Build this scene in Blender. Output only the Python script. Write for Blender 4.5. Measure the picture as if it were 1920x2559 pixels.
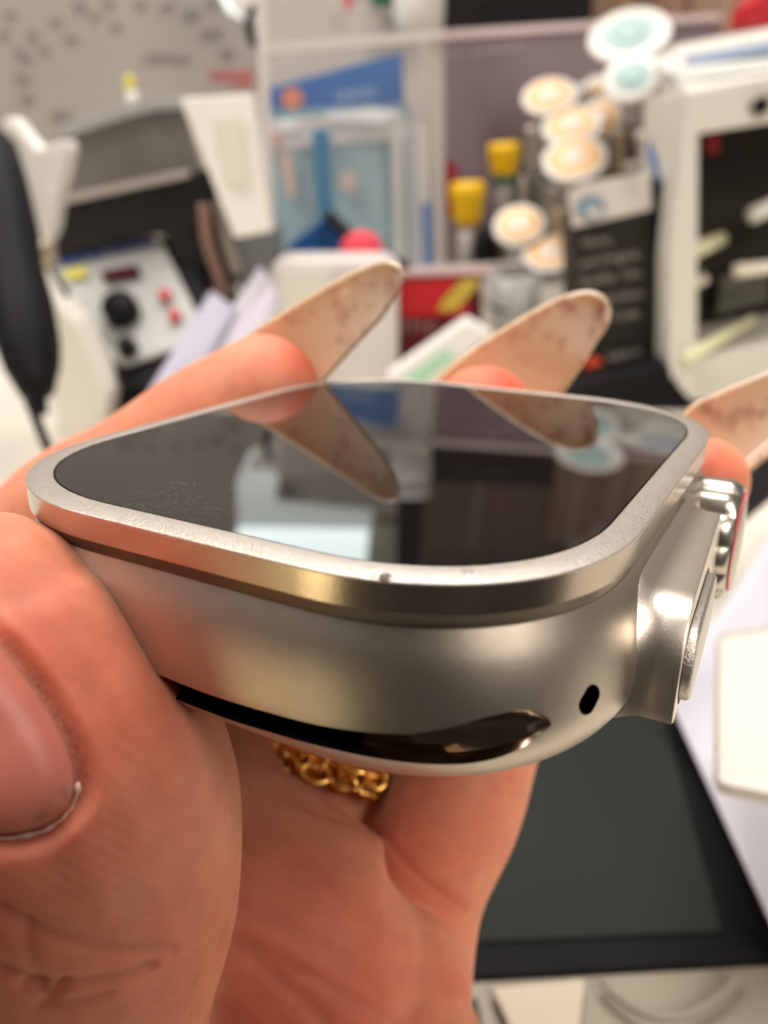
import bpy, bmesh, math, random
import numpy as np
from mathutils import Vector, Matrix
from mathutils.bvhtree import BVHTree

for o in list(bpy.data.objects):
    bpy.data.objects.remove(o, do_unlink=True)
SC = bpy.context.scene
COL = SC.collection
PITCH = math.radians(25)
CP, SP = math.cos(PITCH), math.sin(PITCH)
HCAM = 0.119

# ------------------------------------------------------------ camera
cd = bpy.data.cameras.new("camera")
cam = bpy.data.objects.new("camera", cd)
COL.objects.link(cam)
cd.sensor_fit = 'HORIZONTAL'
cd.sensor_width = 36.0
cd.lens = 36.0 * 2000 / 1920
cd.clip_start = 0.004
cd.clip_end = 20
cam.location = (0, 0, HCAM)
cam.rotation_euler = (math.radians(90) - PITCH, 0, 0)
cd.dof.use_dof = True
cd.dof.focus_distance = 0.0462
cd.dof.aperture_fstop = cd.lens / 0.92
SC.camera = cam

# ------------------------------------------------------------ light and exposure
w = bpy.data.worlds.new("World")
SC.world = w
w.use_nodes = True
bg = w.node_tree.nodes["Background"]
bg.inputs[0].default_value = (0.92, 0.86, 0.82, 1)
bg.inputs[1].default_value = 0.15
def c2w_(p):
    return Vector((p[0] / 1000, (p[2] * CP - p[1] * SP) / 1000, HCAM - (p[2] * SP + p[1] * CP) / 1000))
def area(name, loc, target, sx, sy, power, col):
    l = bpy.data.lights.new(name, 'AREA')
    l.shape = 'RECTANGLE'; l.size = sx; l.size_y = sy; l.energy = power; l.color = col
    o = bpy.data.objects.new(name, l); COL.objects.link(o)
    o.location = loc
    o.rotation_euler = (Vector(target) - Vector(loc)).to_track_quat('-Z', 'Y').to_euler()
    return o
area("ceiling_and_fill_lamp", (0.05, 0.55, 1.35), (0, 0.25, 0.05), 0.9, 0.5, 19.5, (1.0, 0.95, 0.90))
area("ceiling_and_fill_lamp", (-0.60, 0.12, 1.0), (-0.05, 0.42, 0.08), 0.5, 0.5, 9.5, (1.0, 0.93, 0.86))
area("ceiling_and_fill_lamp", (0.25, -0.25, 0.45), (0.01, 0.05, 0.06), 0.28, 0.28, 2.7, (1.0, 0.90, 0.78))  # low fill lamp added behind the camera to brighten the palm
WLK = c2w_((-240, 150, -80))
area("warm_glow_light", WLK, (0.0, 0.045, 0.10), 0.06, 0.06, 0.075, (1.0, 0.80, 0.42))  # unseen warm light added for the yellow glow on the case
SC.view_settings.view_transform = 'Standard'
SC.view_settings.look = 'None'
SC.view_settings.exposure = -0.04
SC.view_settings.gamma = 1.0
SC.view_settings.use_curve_mapping = False
SC.cycles.use_denoising = True
SC.cycles.max_bounces = 10
SC.cycles.transparent_max_bounces = 12
SC.cycles.caustics_reflective = False
SC.cycles.caustics_refractive = False
SC.cycles.sample_clamp_indirect = 6.0

# ------------------------------------------------------------ geometry of the view
def ray(dx, dy):                       # unit-depth ray of a point of the 1660 x 2212 view, camera axes x right, y down, z forward
    return np.array([(dx * 1920 / 1660 - 960) / 2000.0, (dy * 2559 / 2212 - 1279.5) / 2000.0, 1.0])
def c2w(p):                            # camera axes in mm -> world in m
    x, y, z = p[0], p[1], p[2]
    return Vector((x / 1000, (z * CP - y * SP) / 1000, HCAM - (z * SP + y * CP) / 1000))
def C(dx, dy, z):                      # point seen at dx, dy standing z mm in front of the camera
    return c2w(ray(dx, dy) * z)
def V(dx, dy, Y):                      # point seen at dx, dy on the upright plane Y mm away
    r = ray(dx, dy)
    return c2w(r * (Y / (CP - r[1] * SP)))
def Ddesk(dx, dy, h=0.0):              # point seen at dx, dy at height h mm above the desk
    r = ray(dx, dy)
    return c2w(r * ((HCAM * 1000 - h) / (SP + r[1] * CP)))

# ------------------------------------------------------------ materials
def new_mat(name):
    m = bpy.data.materials.new(name); m.use_nodes = True
    return m, m.node_tree.nodes, m.node_tree.links, m.node_tree.nodes["Principled BSDF"]
def mat(name, col, rough=0.5, metal=0.0, bump=0.0, scale=400, var=0.0, trans=0.0, emit=0.0, ior=1.45, coat=0.0, vscale=None):
    m, n, l, b = new_mat(name)
    b.inputs["Base Color"].default_value = (*col, 1)
    b.inputs["Roughness"].default_value = rough
    b.inputs["Metallic"].default_value = metal
    b.inputs["IOR"].default_value = ior
    b.inputs["Transmission Weight"].default_value = trans
    b.inputs["Coat Weight"].default_value = coat
    if emit:
        b.inputs["Emission Color"].default_value = (*col, 1)
        b.inputs["Emission Strength"].default_value = emit
    tc = n.new("ShaderNodeTexCoord")
    if var:
        nz = n.new("ShaderNodeTexNoise"); nz.inputs["Scale"].default_value = vscale or scale / 4
        nz.inputs["Detail"].default_value = 6
        l.new(tc.outputs["Object"], nz.inputs["Vector"])
        mr = n.new("ShaderNodeMapRange")
        mr.inputs["From Min"].default_value = 0.3; mr.inputs["From Max"].default_value = 0.7
        mr.inputs["To Min"].default_value = 1 - var; mr.inputs["To Max"].default_value = 1 + var
        l.new(nz.outputs[0], mr.inputs[0])
        hs = n.new("ShaderNodeVectorMath"); hs.operation = 'SCALE'
        hs.inputs[0].default_value = col
        l.new(mr.outputs[0], hs.inputs["Scale"])
        l.new(hs.outputs[0], b.inputs["Base Color"])
    if bump:
        nz = n.new("ShaderNodeTexNoise"); nz.inputs["Scale"].default_value = scale
        nz.inputs["Detail"].default_value = 4
        l.new(tc.outputs["Object"], nz.inputs["Vector"])
        bp = n.new("ShaderNodeBump"); bp.inputs["Strength"].default_value = bump
        bp.inputs["Distance"].default_value = 0.0002
        l.new(nz.outputs[0], bp.inputs["Height"])
        l.new(bp.outputs[0], b.inputs["Normal"])
    return m

def spots(name, base, dot, scale, lo, hi, rough=0.6, **k):     # base colour with blotches of a second colour
    m, n, l, b = new_mat(name)
    b.inputs["Roughness"].default_value = rough
    for a, v in k.items():
        b.inputs[a.replace("_", " ")].default_value = v
    tc = n.new("ShaderNodeTexCoord")
    nz = n.new("ShaderNodeTexNoise"); nz.inputs["Scale"].default_value = scale; nz.inputs["Detail"].default_value = 3
    l.new(tc.outputs["Object"], nz.inputs["Vector"])
    cr = n.new("ShaderNodeValToRGB")
    cr.color_ramp.elements[0].position = lo; cr.color_ramp.elements[0].color = (*base, 1)
    cr.color_ramp.elements[1].position = hi; cr.color_ramp.elements[1].color = (*dot, 1)
    l.new(nz.outputs[0], cr.inputs[0]); l.new(cr.outputs[0], b.inputs["Base Color"])
    return m

TITAN = mat("blasted_titanium", (0.50, 0.44, 0.375), 0.37, 1.0, bump=0.14, scale=16000, var=0.04, vscale=600)
TITAN_RIM = mat("rim_titanium", (0.60, 0.55, 0.50), 0.42, 1.0, bump=0.30, scale=7000, var=0.05, vscale=2500)
GUARDM = mat("guard_titanium", (0.70, 0.63, 0.55), 0.34, 1.0, bump=0.08, scale=9000)
TITAN_WALL = mat("wall_titanium", (0.46, 0.385, 0.32), 0.24, 1.0, bump=0.04, scale=9000)
POLISH = mat("polished_titanium", (0.52, 0.47, 0.41), 0.32, 1.0)
SLOTM = mat("polished_slot", (0.40, 0.30, 0.22), 0.16, 1.0)
DARKM = mat("dark_recess", (0.01, 0.01, 0.01), 0.5)
GOLD = mat("yellow_gold", (0.95, 0.54, 0.15), 0.22, 1.0, var=0.1, vscale=900)
BLACK = mat("black_plastic", (0.008, 0.008, 0.009), 0.55, bump=0.1, scale=2000)
DGREY = mat("dark_grey_plastic", (0.022, 0.022, 0.021), 0.5, var=0.15, vscale=40)
WHITE = mat("white_plastic", (0.78, 0.76, 0.73), 0.4, var=0.03, vscale=30)
PAPER = mat("white_paper", (0.38, 0.37, 0.45), 0.8, var=0.04, vscale=40)
CREAM = mat("cream_card", (0.80, 0.76, 0.68), 0.6)

def glass_screen():
    m, n, l, b = new_mat("black_watch_glass")
    b.inputs["Base Color"].default_value = (0.006, 0.005, 0.005, 1)
    b.inputs["IOR"].default_value = 2.45
    b.inputs["Specular IOR Level"].default_value = 0.62
    tc = n.new("ShaderNodeTexCoord")
    # greasy smudge near one corner: faint scribbled roughness
    mp = n.new("ShaderNodeMapping"); mp.name = "smudge_place"; mp.inputs["Location"].default_value = (0.0115, 0.0175, 0)
    l.new(tc.outputs["Object"], mp.inputs[0])
    gr = n.new("ShaderNodeVectorMath"); gr.operation = 'LENGTH'; l.new(mp.outputs[0], gr.inputs[0])
    mk = n.new("ShaderNodeMapRange"); mk.inputs["From Min"].default_value = 0.001; mk.inputs["From Max"].default_value = 0.0062
    mk.inputs["To Min"].default_value = 1; mk.inputs["To Max"].default_value = 0
    l.new(gr.outputs["Value"], mk.inputs[0])
    nz = n.new("ShaderNodeTexNoise"); nz.inputs["Scale"].default_value = 1400; nz.inputs["Detail"].default_value = 10
    nz.inputs["Distortion"].default_value = 2.5
    l.new(tc.outputs["Object"], nz.inputs["Vector"])
    th = n.new("ShaderNodeMapRange"); th.inputs["From Min"].default_value = 0.52; th.inputs["From Max"].default_value = 0.70
    th.inputs["To Min"].default_value = 0.0; th.inputs["To Max"].default_value = 0.06
    l.new(nz.outputs[0], th.inputs[0])
    mu = n.new("ShaderNodeMath"); mu.operation = 'MULTIPLY'; l.new(mk.outputs[0], mu.inputs[0]); l.new(th.outputs[0], mu.inputs[1])
    cm = n.new("ShaderNodeMix"); cm.data_type = 'RGBA'
    cm.inputs[6].default_value = (0.006, 0.005, 0.005, 1); cm.inputs[7].default_value = (0.8, 0.8, 0.8, 1)
    l.new(mu.outputs[0], cm.inputs[0]); l.new(cm.outputs[2], b.inputs["Base Color"])
    b.inputs["Roughness"].default_value = 0.012
    return m
GLASS = glass_screen()

def skin():
    m, n, l, b = new_mat("skin")
    tc = n.new("ShaderNodeTexCoord")
    nz = n.new("ShaderNodeTexNoise"); nz.inputs["Scale"].default_value = 90; nz.inputs["Detail"].default_value = 5
    l.new(tc.outputs["Object"], nz.inputs["Vector"])
    cr = n.new("ShaderNodeValToRGB")
    cr.color_ramp.elements[0].position = 0.35; cr.color_ramp.elements[0].color = (0.67, 0.278, 0.172, 1)
    cr.color_ramp.elements[1].position = 0.65; cr.color_ramp.elements[1].color = (0.62, 0.212, 0.128, 1)
    l.new(nz.outputs[0], cr.inputs[0])
    fn = n.new("ShaderNodeTexNoise"); fn.inputs["Scale"].default_value = 700; fn.inputs["Detail"].default_value = 7
    l.new(tc.outputs["Object"], fn.inputs["Vector"])
    fr = n.new("ShaderNodeMapRange"); fr.inputs["From Min"].default_value = 0.3; fr.inputs["From Max"].default_value = 0.7
    fr.inputs["To Min"].default_value = 0.92; fr.inputs["To Max"].default_value = 1.06
    l.new(fn.outputs[0], fr.inputs[0])
    at = n.new("ShaderNodeAttribute"); at.attribute_name = "redness"
    mx = n.new("ShaderNodeMix"); mx.data_type = 'RGBA'
    mx.inputs[7].default_value = (0.52, 0.10, 0.06, 1)
    l.new(at.outputs["Fac"], mx.inputs[0]); l.new(cr.outputs[0], mx.inputs[6])
    vm = n.new("ShaderNodeVectorMath"); vm.operation = 'SCALE'
    l.new(mx.outputs[2], vm.inputs[0]); l.new(fr.outputs[0], vm.inputs["Scale"])
    l.new(vm.outputs[0], b.inputs["Base Color"])
    b.inputs["Roughness"].default_value = 0.55
    b.inputs["Specular IOR Level"].default_value = 0.25
    b.inputs["Subsurface Weight"].default_value = 1.0
    b.inputs["Subsurface Radius"].default_value = (1.0, 0.28, 0.12)
    b.inputs["Subsurface Scale"].default_value = 0.0022
    # fine ridges + pores
    mp = n.new("ShaderNodeMapping"); mp.inputs["Scale"].default_value = (1, 1, 1)
    l.new(tc.outputs["Object"], mp.inputs[0])
    wv = n.new("ShaderNodeTexWave"); wv.inputs["Scale"].default_value = 620; wv.inputs["Distortion"].default_value = 6
    wv.inputs["Detail"].default_value = 1; wv.inputs["Detail Scale"].default_value = 0.12
    wv.bands_direction = 'DIAGONAL'
    l.new(mp.outputs[0], wv.inputs["Vector"])
    vo = n.new("ShaderNodeTexVoronoi"); vo.inputs["Scale"].default_value = 1300
    l.new(tc.outputs["Object"], vo.inputs["Vector"])
    n2 = n.new("ShaderNodeTexNoise"); n2.inputs["Scale"].default_value = 380; n2.inputs["Detail"].default_value = 5
    l.new(tc.outputs["Object"], n2.inputs["Vector"])
    b1 = n.new("ShaderNodeBump"); b1.inputs["Strength"].default_value = 0.08; b1.inputs["Distance"].default_value = 0.0001
    l.new(wv.outputs[1], b1.inputs["Height"])
    b2 = n.new("ShaderNodeBump"); b2.inputs["Strength"].default_value = 0.16; b2.inputs["Distance"].default_value = 0.00012
    l.new(vo.outputs[0], b2.inputs["Height"]); l.new(b1.outputs[0], b2.inputs["Normal"])
    b3 = n.new("ShaderNodeBump"); b3.inputs["Strength"].default_value = 0.22; b3.inputs["Distance"].default_value = 0.0004
    l.new(n2.outputs[0], b3.inputs["Height"]); l.new(b2.outputs[0], b3.inputs["Normal"])
    l.new(b3.outputs[0], b.inputs["Normal"])
    return m
SKIN = skin()
NAILBED = mat("thumbnail", (0.54, 0.17, 0.125), 0.34, var=0.2, vscale=150)
NAILBED.node_tree.nodes["Principled BSDF"].inputs["Subsurface Weight"].default_value = 0.6
NAILBED.node_tree.nodes["Principled BSDF"].inputs["Subsurface Scale"].default_value = 0.0012
def amber():
    m, n, l, b = new_mat("amber_gel_nail")
    tc = n.new("ShaderNodeTexCoord")
    at = n.new("ShaderNodeAttribute"); at.attribute_name = "along"
    nz = n.new("ShaderNodeTexNoise"); nz.inputs["Scale"].default_value = 420; nz.inputs["Detail"].default_value = 4; nz.inputs["Roughness"].default_value = 0.6
    l.new(tc.outputs["Object"], nz.inputs["Vector"])
    n2 = n.new("ShaderNodeTexNoise"); n2.inputs["Scale"].default_value = 130; n2.inputs["Detail"].default_value = 2
    l.new(tc.outputs["Object"], n2.inputs["Vector"])
    ad = n.new("ShaderNodeMath"); ad.operation = 'MULTIPLY_ADD'; ad.inputs[1].default_value = 0.22      # more glitter dust towards the tip
    l.new(at.outputs["Fac"], ad.inputs[0]); l.new(nz.outputs[0], ad.inputs[2])
    a2 = n.new("ShaderNodeMath"); a2.operation = 'MULTIPLY_ADD'; a2.inputs[1].default_value = 0.35; l.new(n2.outputs[0], a2.inputs[0]); l.new(ad.outputs[0], a2.inputs[2])
    mr = n.new("ShaderNodeMapRange"); mr.inputs["From Min"].default_value = 0.78; mr.inputs["From Max"].default_value = 1.02
    l.new(a2.outputs[0], mr.inputs[0])
    g = n.new("ShaderNodeValToRGB")
    g.color_ramp.elements[0].position = 0.15; g.color_ramp.elements[0].color = (0.93, 0.52, 0.34, 1)
    g.color_ramp.elements[1].position = 0.62; g.color_ramp.elements[1].color = (0.96, 0.69, 0.55, 1)
    l.new(at.outputs["Fac"], g.inputs[0])
    mx = n.new("ShaderNodeMix"); mx.data_type = 'RGBA'; mx.inputs[7].default_value = (0.42, 0.27, 0.21, 1)
    l.new(mr.outputs[0], mx.inputs[0]); l.new(g.outputs[0], mx.inputs[6]); l.new(mx.outputs[2], b.inputs["Base Color"])
    b.inputs["Roughness"].default_value = 0.22
    b.inputs["Transmission Weight"].default_value = 0.38
    b.inputs["Subsurface Weight"].default_value = 0.5
    b.inputs["Subsurface Radius"].default_value = (1, 0.5, 0.25)
    b.inputs["Subsurface Scale"].default_value = 0.003
    return m
AMBER = amber()

# ------------------------------------------------------------ builders
def link(name, me, m, parent=None):
    if m is not None and not me.materials:
        me.materials.append(m)
    o = bpy.data.objects.new(name, me); COL.objects.link(o)
    if parent is not None:
        o.parent = parent
        if parent.type != 'EMPTY' or parent.matrix_basis != Matrix.Identity(4):
            pass
    return o
def tag(o, label, cat=None, group=None, kind=None):
    if label: o["label"] = label
    if cat: o["category"] = cat
    if group: o["group"] = group
    if kind: o["kind"] = kind
    return o
def empty(name, loc, label, cat, group=None):
    o = bpy.data.objects.new(name, None); COL.objects.link(o)
    o.location = loc; o.empty_display_size = 0.01
    tag(o, label, cat, group)
    return o
def put(o, parent):                                   # parent keeping the world-space vertices where they are
    o.parent = parent
    M = Matrix.Identity(4)
    q = parent
    chain = []
    while q is not None:
        chain.append(q.matrix_basis.copy()); q = q.parent
    for a in chain[::-1]: M = M @ a
    o.data.transform(M.inverted())
    return o
def mesh_obj(name, verts, faces, m, parent=None, smooth=False, bevel=0.0):
    bm = bmesh.new()
    vs = [bm.verts.new(v) for v in verts]
    for f in faces:
        try: bm.faces.new([vs[i] for i in f])
        except ValueError: pass
    bmesh.ops.recalc_face_normals(bm, faces=bm.faces)
    if bevel:
        bmesh.ops.bevel(bm, geom=list(bm.edges), offset=bevel, segments=2, profile=0.6, affect='EDGES')
    me = bpy.data.meshes.new(name); bm.to_mesh(me); bm.free()
    if smooth:
        me.polygons.foreach_set("use_smooth", [True] * len(me.polygons))
    o = link(name, me, m)
    if parent is not None: put(o, parent)
    return o
def prism(name, front, vec, m, parent=None, bevel=0.0004):   # polygon + thickness vector
    n = len(front); vec = Vector(vec)
    vs = [Vector(p) for p in front] + [Vector(p) + vec for p in front]
    fs = [tuple(range(n)), tuple(range(2 * n - 1, n - 1, -1))] + [(i, (i + 1) % n, n + (i + 1) % n, n + i) for i in range(n)]
    return mesh_obj(name, vs, fs, m, parent, bevel=bevel)
def slab(name, pts, Y, th, m, parent=None, bevel=0.0006):    # upright slab th mm thick whose front stands Y mm away
    return prism(name, [V(x, y, Y) for x, y in pts], (0, th / 1000, 0), m, parent, bevel)
def rnd_rect(x0, y0, x1, y1, r, k=5):
    out = []
    for cx, cy, a0 in ((x1 - r, y0 + r, -90), (x1 - r, y1 - r, 0), (x0 + r, y1 - r, 90), (x0 + r, y0 + r, 180)):
        for i in range(k + 1):
            a = math.radians(a0 + 90 * i / k)
            out.append((cx + r * math.cos(a), cy + r * math.sin(a)))
    return out
def ell(cx, cy, rx, ry, n=28, rot=0):
    c, s = math.cos(rot), math.sin(rot)
    return [(cx + rx * math.cos(a) * c - ry * math.sin(a) * s, cy + rx * math.cos(a) * s + ry * math.sin(a) * c) for a in [2 * math.pi * i / n for i in range(n)]]
def lathe(name, base, axis, prof, m, parent=None, n=32, smooth=True, ref=None):   # prof: (distance along axis, radius) in m
    axis = Vector(axis).normalized()
    a = axis.orthogonal().normalized() if ref is None else (Vector(ref) - axis * axis.dot(Vector(ref))).normalized()
    b = axis.cross(a)
    vs, fs = [], []
    for h, r in prof:
        for i in range(n):
            t = 2 * math.pi * i / n
            vs.append(Vector(base) + axis * h + (a * math.cos(t) + b * math.sin(t)) * max(r, 1e-6))
    for k in range(len(prof) - 1):
        for i in range(n):
            j = (i + 1) % n
            fs.append((k * n + i, k * n + j, (k + 1) * n + j, (k + 1) * n + i))
    fs.append(tuple(range(n))); fs.append(tuple(range(len(prof) * n - 1, (len(prof) - 1) * n - 1, -1)))
    return mesh_obj(name, vs, fs, m, parent, smooth)
def tube(name, pts, radii, m, parent=None, n=12, up=None):
    pts = [Vector(p) for p in pts]
    if not hasattr(radii, '__len__'): radii = [radii] * len(pts)
    vs, fs = [], []
    ref = Vector((0.13, 0.21, 0.97))
    for i, p in enumerate(pts):
        d = (pts[min(i + 1, len(pts) - 1)] - pts[max(i - 1, 0)]).normalized()
        a = (ref - d * d.dot(ref)).normalized(); b = d.cross(a)
        for k in range(n):
            t = 2 * math.pi * k / n
            vs.append(p + (a * math.cos(t) + b * math.sin(t)) * radii[i])
    for i in range(len(pts) - 1):
        for k in range(n):
            j = (k + 1) % n
            fs.append((i * n + k, i * n + j, (i + 1) * n + j, (i + 1) * n + k))
    fs.append(tuple(range(n))); fs.append(tuple(range(len(pts) * n - 1, (len(pts) - 1) * n - 1, -1)))
    return mesh_obj(name, vs, fs, m, parent, True)
def smooth_path(pts, k=8):                            # Catmull-Rom
    pts = [np.array(p, float) for p in pts]
    P = [2 * pts[0] - pts[1]] + pts + [2 * pts[-1] - pts[-2]]
    out = []
    for i in range(1, len(P) - 2):
        for j in range(k):
            t = j / k
            out.append(0.5 * ((2 * P[i]) + (-P[i - 1] + P[i + 1]) * t + (2 * P[i - 1] - 5 * P[i] + 4 * P[i + 1] - P[i + 2]) * t * t + (-P[i - 1] + 3 * P[i] - 3 * P[i + 1] + P[i + 2]) * t ** 3))
    out.append(pts[-1])
    return out
FONT = None
def writing(name, txt, x, y, Y, size, m, parent, rot=0.0, lift=0.6, align='CENTER', bold=0.0):   # raised print on an upright face; size in view pixels
    cu = bpy.data.curves.new(name, 'FONT')
    cu.body = txt; cu.align_x = align; cu.align_y = 'CENTER'
    z = (V(x + 1, y, Y) - V(x, y, Y)).length
    cu.size = size * z * 1.35; cu.extrude = 0.00015; cu.offset = bold * size * z
    o = bpy.data.objects.new(name, cu); COL.objects.link(o)
    dg = bpy.context.evaluated_depsgraph_get()
    me = bpy.data.meshes.new_from_object(o.evaluated_get(dg)); me.name = name
    bpy.data.objects.remove(o)
    p = V(x, y, Y); p.y -= lift / 1000
    me.transform(Matrix.Translation(p) @ Matrix.Rotation(rot, 4, 'Y') @ Matrix.Rotation(math.pi / 2, 4, 'X'))
    me.materials.clear()
    o = link(name, me, m)
    put(o, parent)
    return o
def boolean(o, cutter, solver='EXACT'):
    md = o.modifiers.new("b", 'BOOLEAN'); md.operation = 'DIFFERENCE'; md.object = cutter; md.solver = solver
    dg = bpy.context.evaluated_depsgraph_get()
    me = bpy.data.meshes.new_from_object(o.evaluated_get(dg))
    o.modifiers.clear(); old = o.data; nm = old.name; o.data = me
    bpy.data.meshes.remove(old); me.name = nm
    bpy.data.objects.remove(cutter)

# ------------------------------------------------------------ setting: desk, wall
def plane(name, x0, x1, y0, y1, z, m):
    return mesh_obj(name, [(x0, y0, z), (x1, y0, z), (x1, y1, z), (x0, y1, z)], [(0, 1, 2, 3)], m)
desk = prism("desk", [(-1.2, -0.03, 0), (1.2, -0.03, 0), (1.2, 0.86, 0), (-1.2, 0.86, 0)], (0, 0, -0.03), mat("cream_desk", (0.70, 0.66, 0.57), 0.35, var=0.05, vscale=12))
tag(desk, None, kind="structure")
floor = plane("floor", -2.5, 2.5, -2.5, 1.0, -0.75, mat("dark_floor", (0.07, 0.06, 0.052), 0.5, var=0.1, vscale=8))
tag(floor, None, kind="structure")
wallm = mat("plaster_wall", (0.36, 0.33, 0.30), 0.8, var=0.05, vscale=6)
wall = mesh_obj("wall", [(-1.2, 0.86, -0.1), (1.2, 0.86, -0.1), (1.2, 0.86, 1.4), (-1.2, 0.86, 1.4)], [(0, 1, 2, 3)], wallm)
tag(wall, None, kind="structure")

#@@WATCH
# ------------------------------------------------------------ watch
R = Matrix(((0.8713485207044915, 0.4906009873100206, 0.007901057937220124),
            (0.16894183317004968, -0.28485890131016944, -0.9435645517660709),
            (-0.46066301400398685, 0.8235083955824591, -0.3310944124173141)))
T = (1.4316722583266195, -5.456272612679863, 60.16267888052598)
W, HH, RAD, NEXP = 40.0, 47.51, 13.32, 2.24
cam2w = Matrix(((1, 0, 0), (0, -SP, CP), (0, -CP, -SP)))
WM = (cam2w @ R).to_4x4()
WM.translation = c2w(T)
watch = empty("smartwatch", WM.translation, "silver grey titanium smartwatch with a dark glass face held between the fingers", "watch")
watch.matrix_basis = WM
def outline(off, N=240):
    w, h, r, n = W + 2 * off, HH + 2 * off, RAD + off, NEXP
    q = N // 4
    t = np.linspace(0, math.pi / 2, q)
    # even spacing in arc: mix angles
    c, s = np.abs(np.cos(t)) ** (2 / n), np.abs(np.sin(t)) ** (2 / n)
    x = w / 2 - r + r * c; y = h / 2 - r + r * s
    X = np.concatenate([x, -x[::-1], -x, x[::-1]]); Y = np.concatenate([y, y[::-1], -y, -y[::-1]])
    return np.stack([X, Y], 1)
def loft(name, prof, m, N=240, cap0=True, cap1=True, smooth=True, close=False):     # prof: (offset, z) mm in the watch's own axes
    vs, fs = [], []
    for off, z in prof:
        for x, y in outline(off, N):
            vs.append((x / 1000, y / 1000, z / 1000))
    K = len(prof)
    for k in range(K - 1 + (1 if close else 0)):
        k2 = (k + 1) % K
        for i in range(N):
            j = (i + 1) % N
            fs.append((k * N + i, k * N + j, k2 * N + j, k2 * N + i))
    if not close:
        if cap0: fs.append(tuple(range(N)))
        if cap1: fs.append(tuple(range(K * N - 1, (K - 1) * N - 1, -1)))
    bm = bmesh.new()
    v = [bm.verts.new(p) for p in vs]
    for f in fs:
        bm.faces.new([v[i] for i in f])
    bmesh.ops.recalc_face_normals(bm, faces=bm.faces)
    for f in bm.faces: f.smooth = smooth and len(f.verts) == 4
    for e in bm.edges:
        if len(e.link_faces) == 2 and e.calc_face_angle(0) > math.radians(24): e.smooth = False
    me = bpy.data.meshes.new(name); bm.to_mesh(me); bm.free()
    o = link(name, me, m); o.parent = watch
    return o
# case: raised wall, shoulder, bulging side, underside
prof = [(-1.75, -0.55), (-1.75, -0.14), (-0.4, -0.14), (-0.35, -0.10), (-0.02, -0.10), (-0.02, -1.56), (-0.05, -1.60), (-0.44, -2.42), (-0.42, -2.48)]
for i in range(1, 22):
    t = i / 21
    # bulge from the shoulder round to the underside
    a = math.radians(-10 + 100 * t)
    off = 0.86 + (1.15 * math.sin(math.pi * min(t * 1.25, 1) * 0.5 + 0) if t < 0.4 else 0)
    prof.append(None)
prof = [p for p in prof if p]
bul = smooth_path([(-0.42, -2.48), (-0.20, -2.95), (0.26, -4.0), (0.64, -5.3), (0.90, -6.8), (0.98, -8.0), (0.74, -9.1), (0.02, -10.2), (-1.3, -11.1), (-3.4, -11.7), (-6.5, -12.2)], 3)
prof += [tuple(p) for p in bul[1:]]
case = loft("case", prof, TITAN, N=480)
case.data.materials.append(SLOTM); SLOT_SHADE = mat("black_gloss_insert", (0.003, 0.0025, 0.0025), 0.15)  # slot's left faces painted black for the dark reflection inside
case.data.materials.append(SLOT_SHADE); case.data.materials.append(DARKM)
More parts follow.
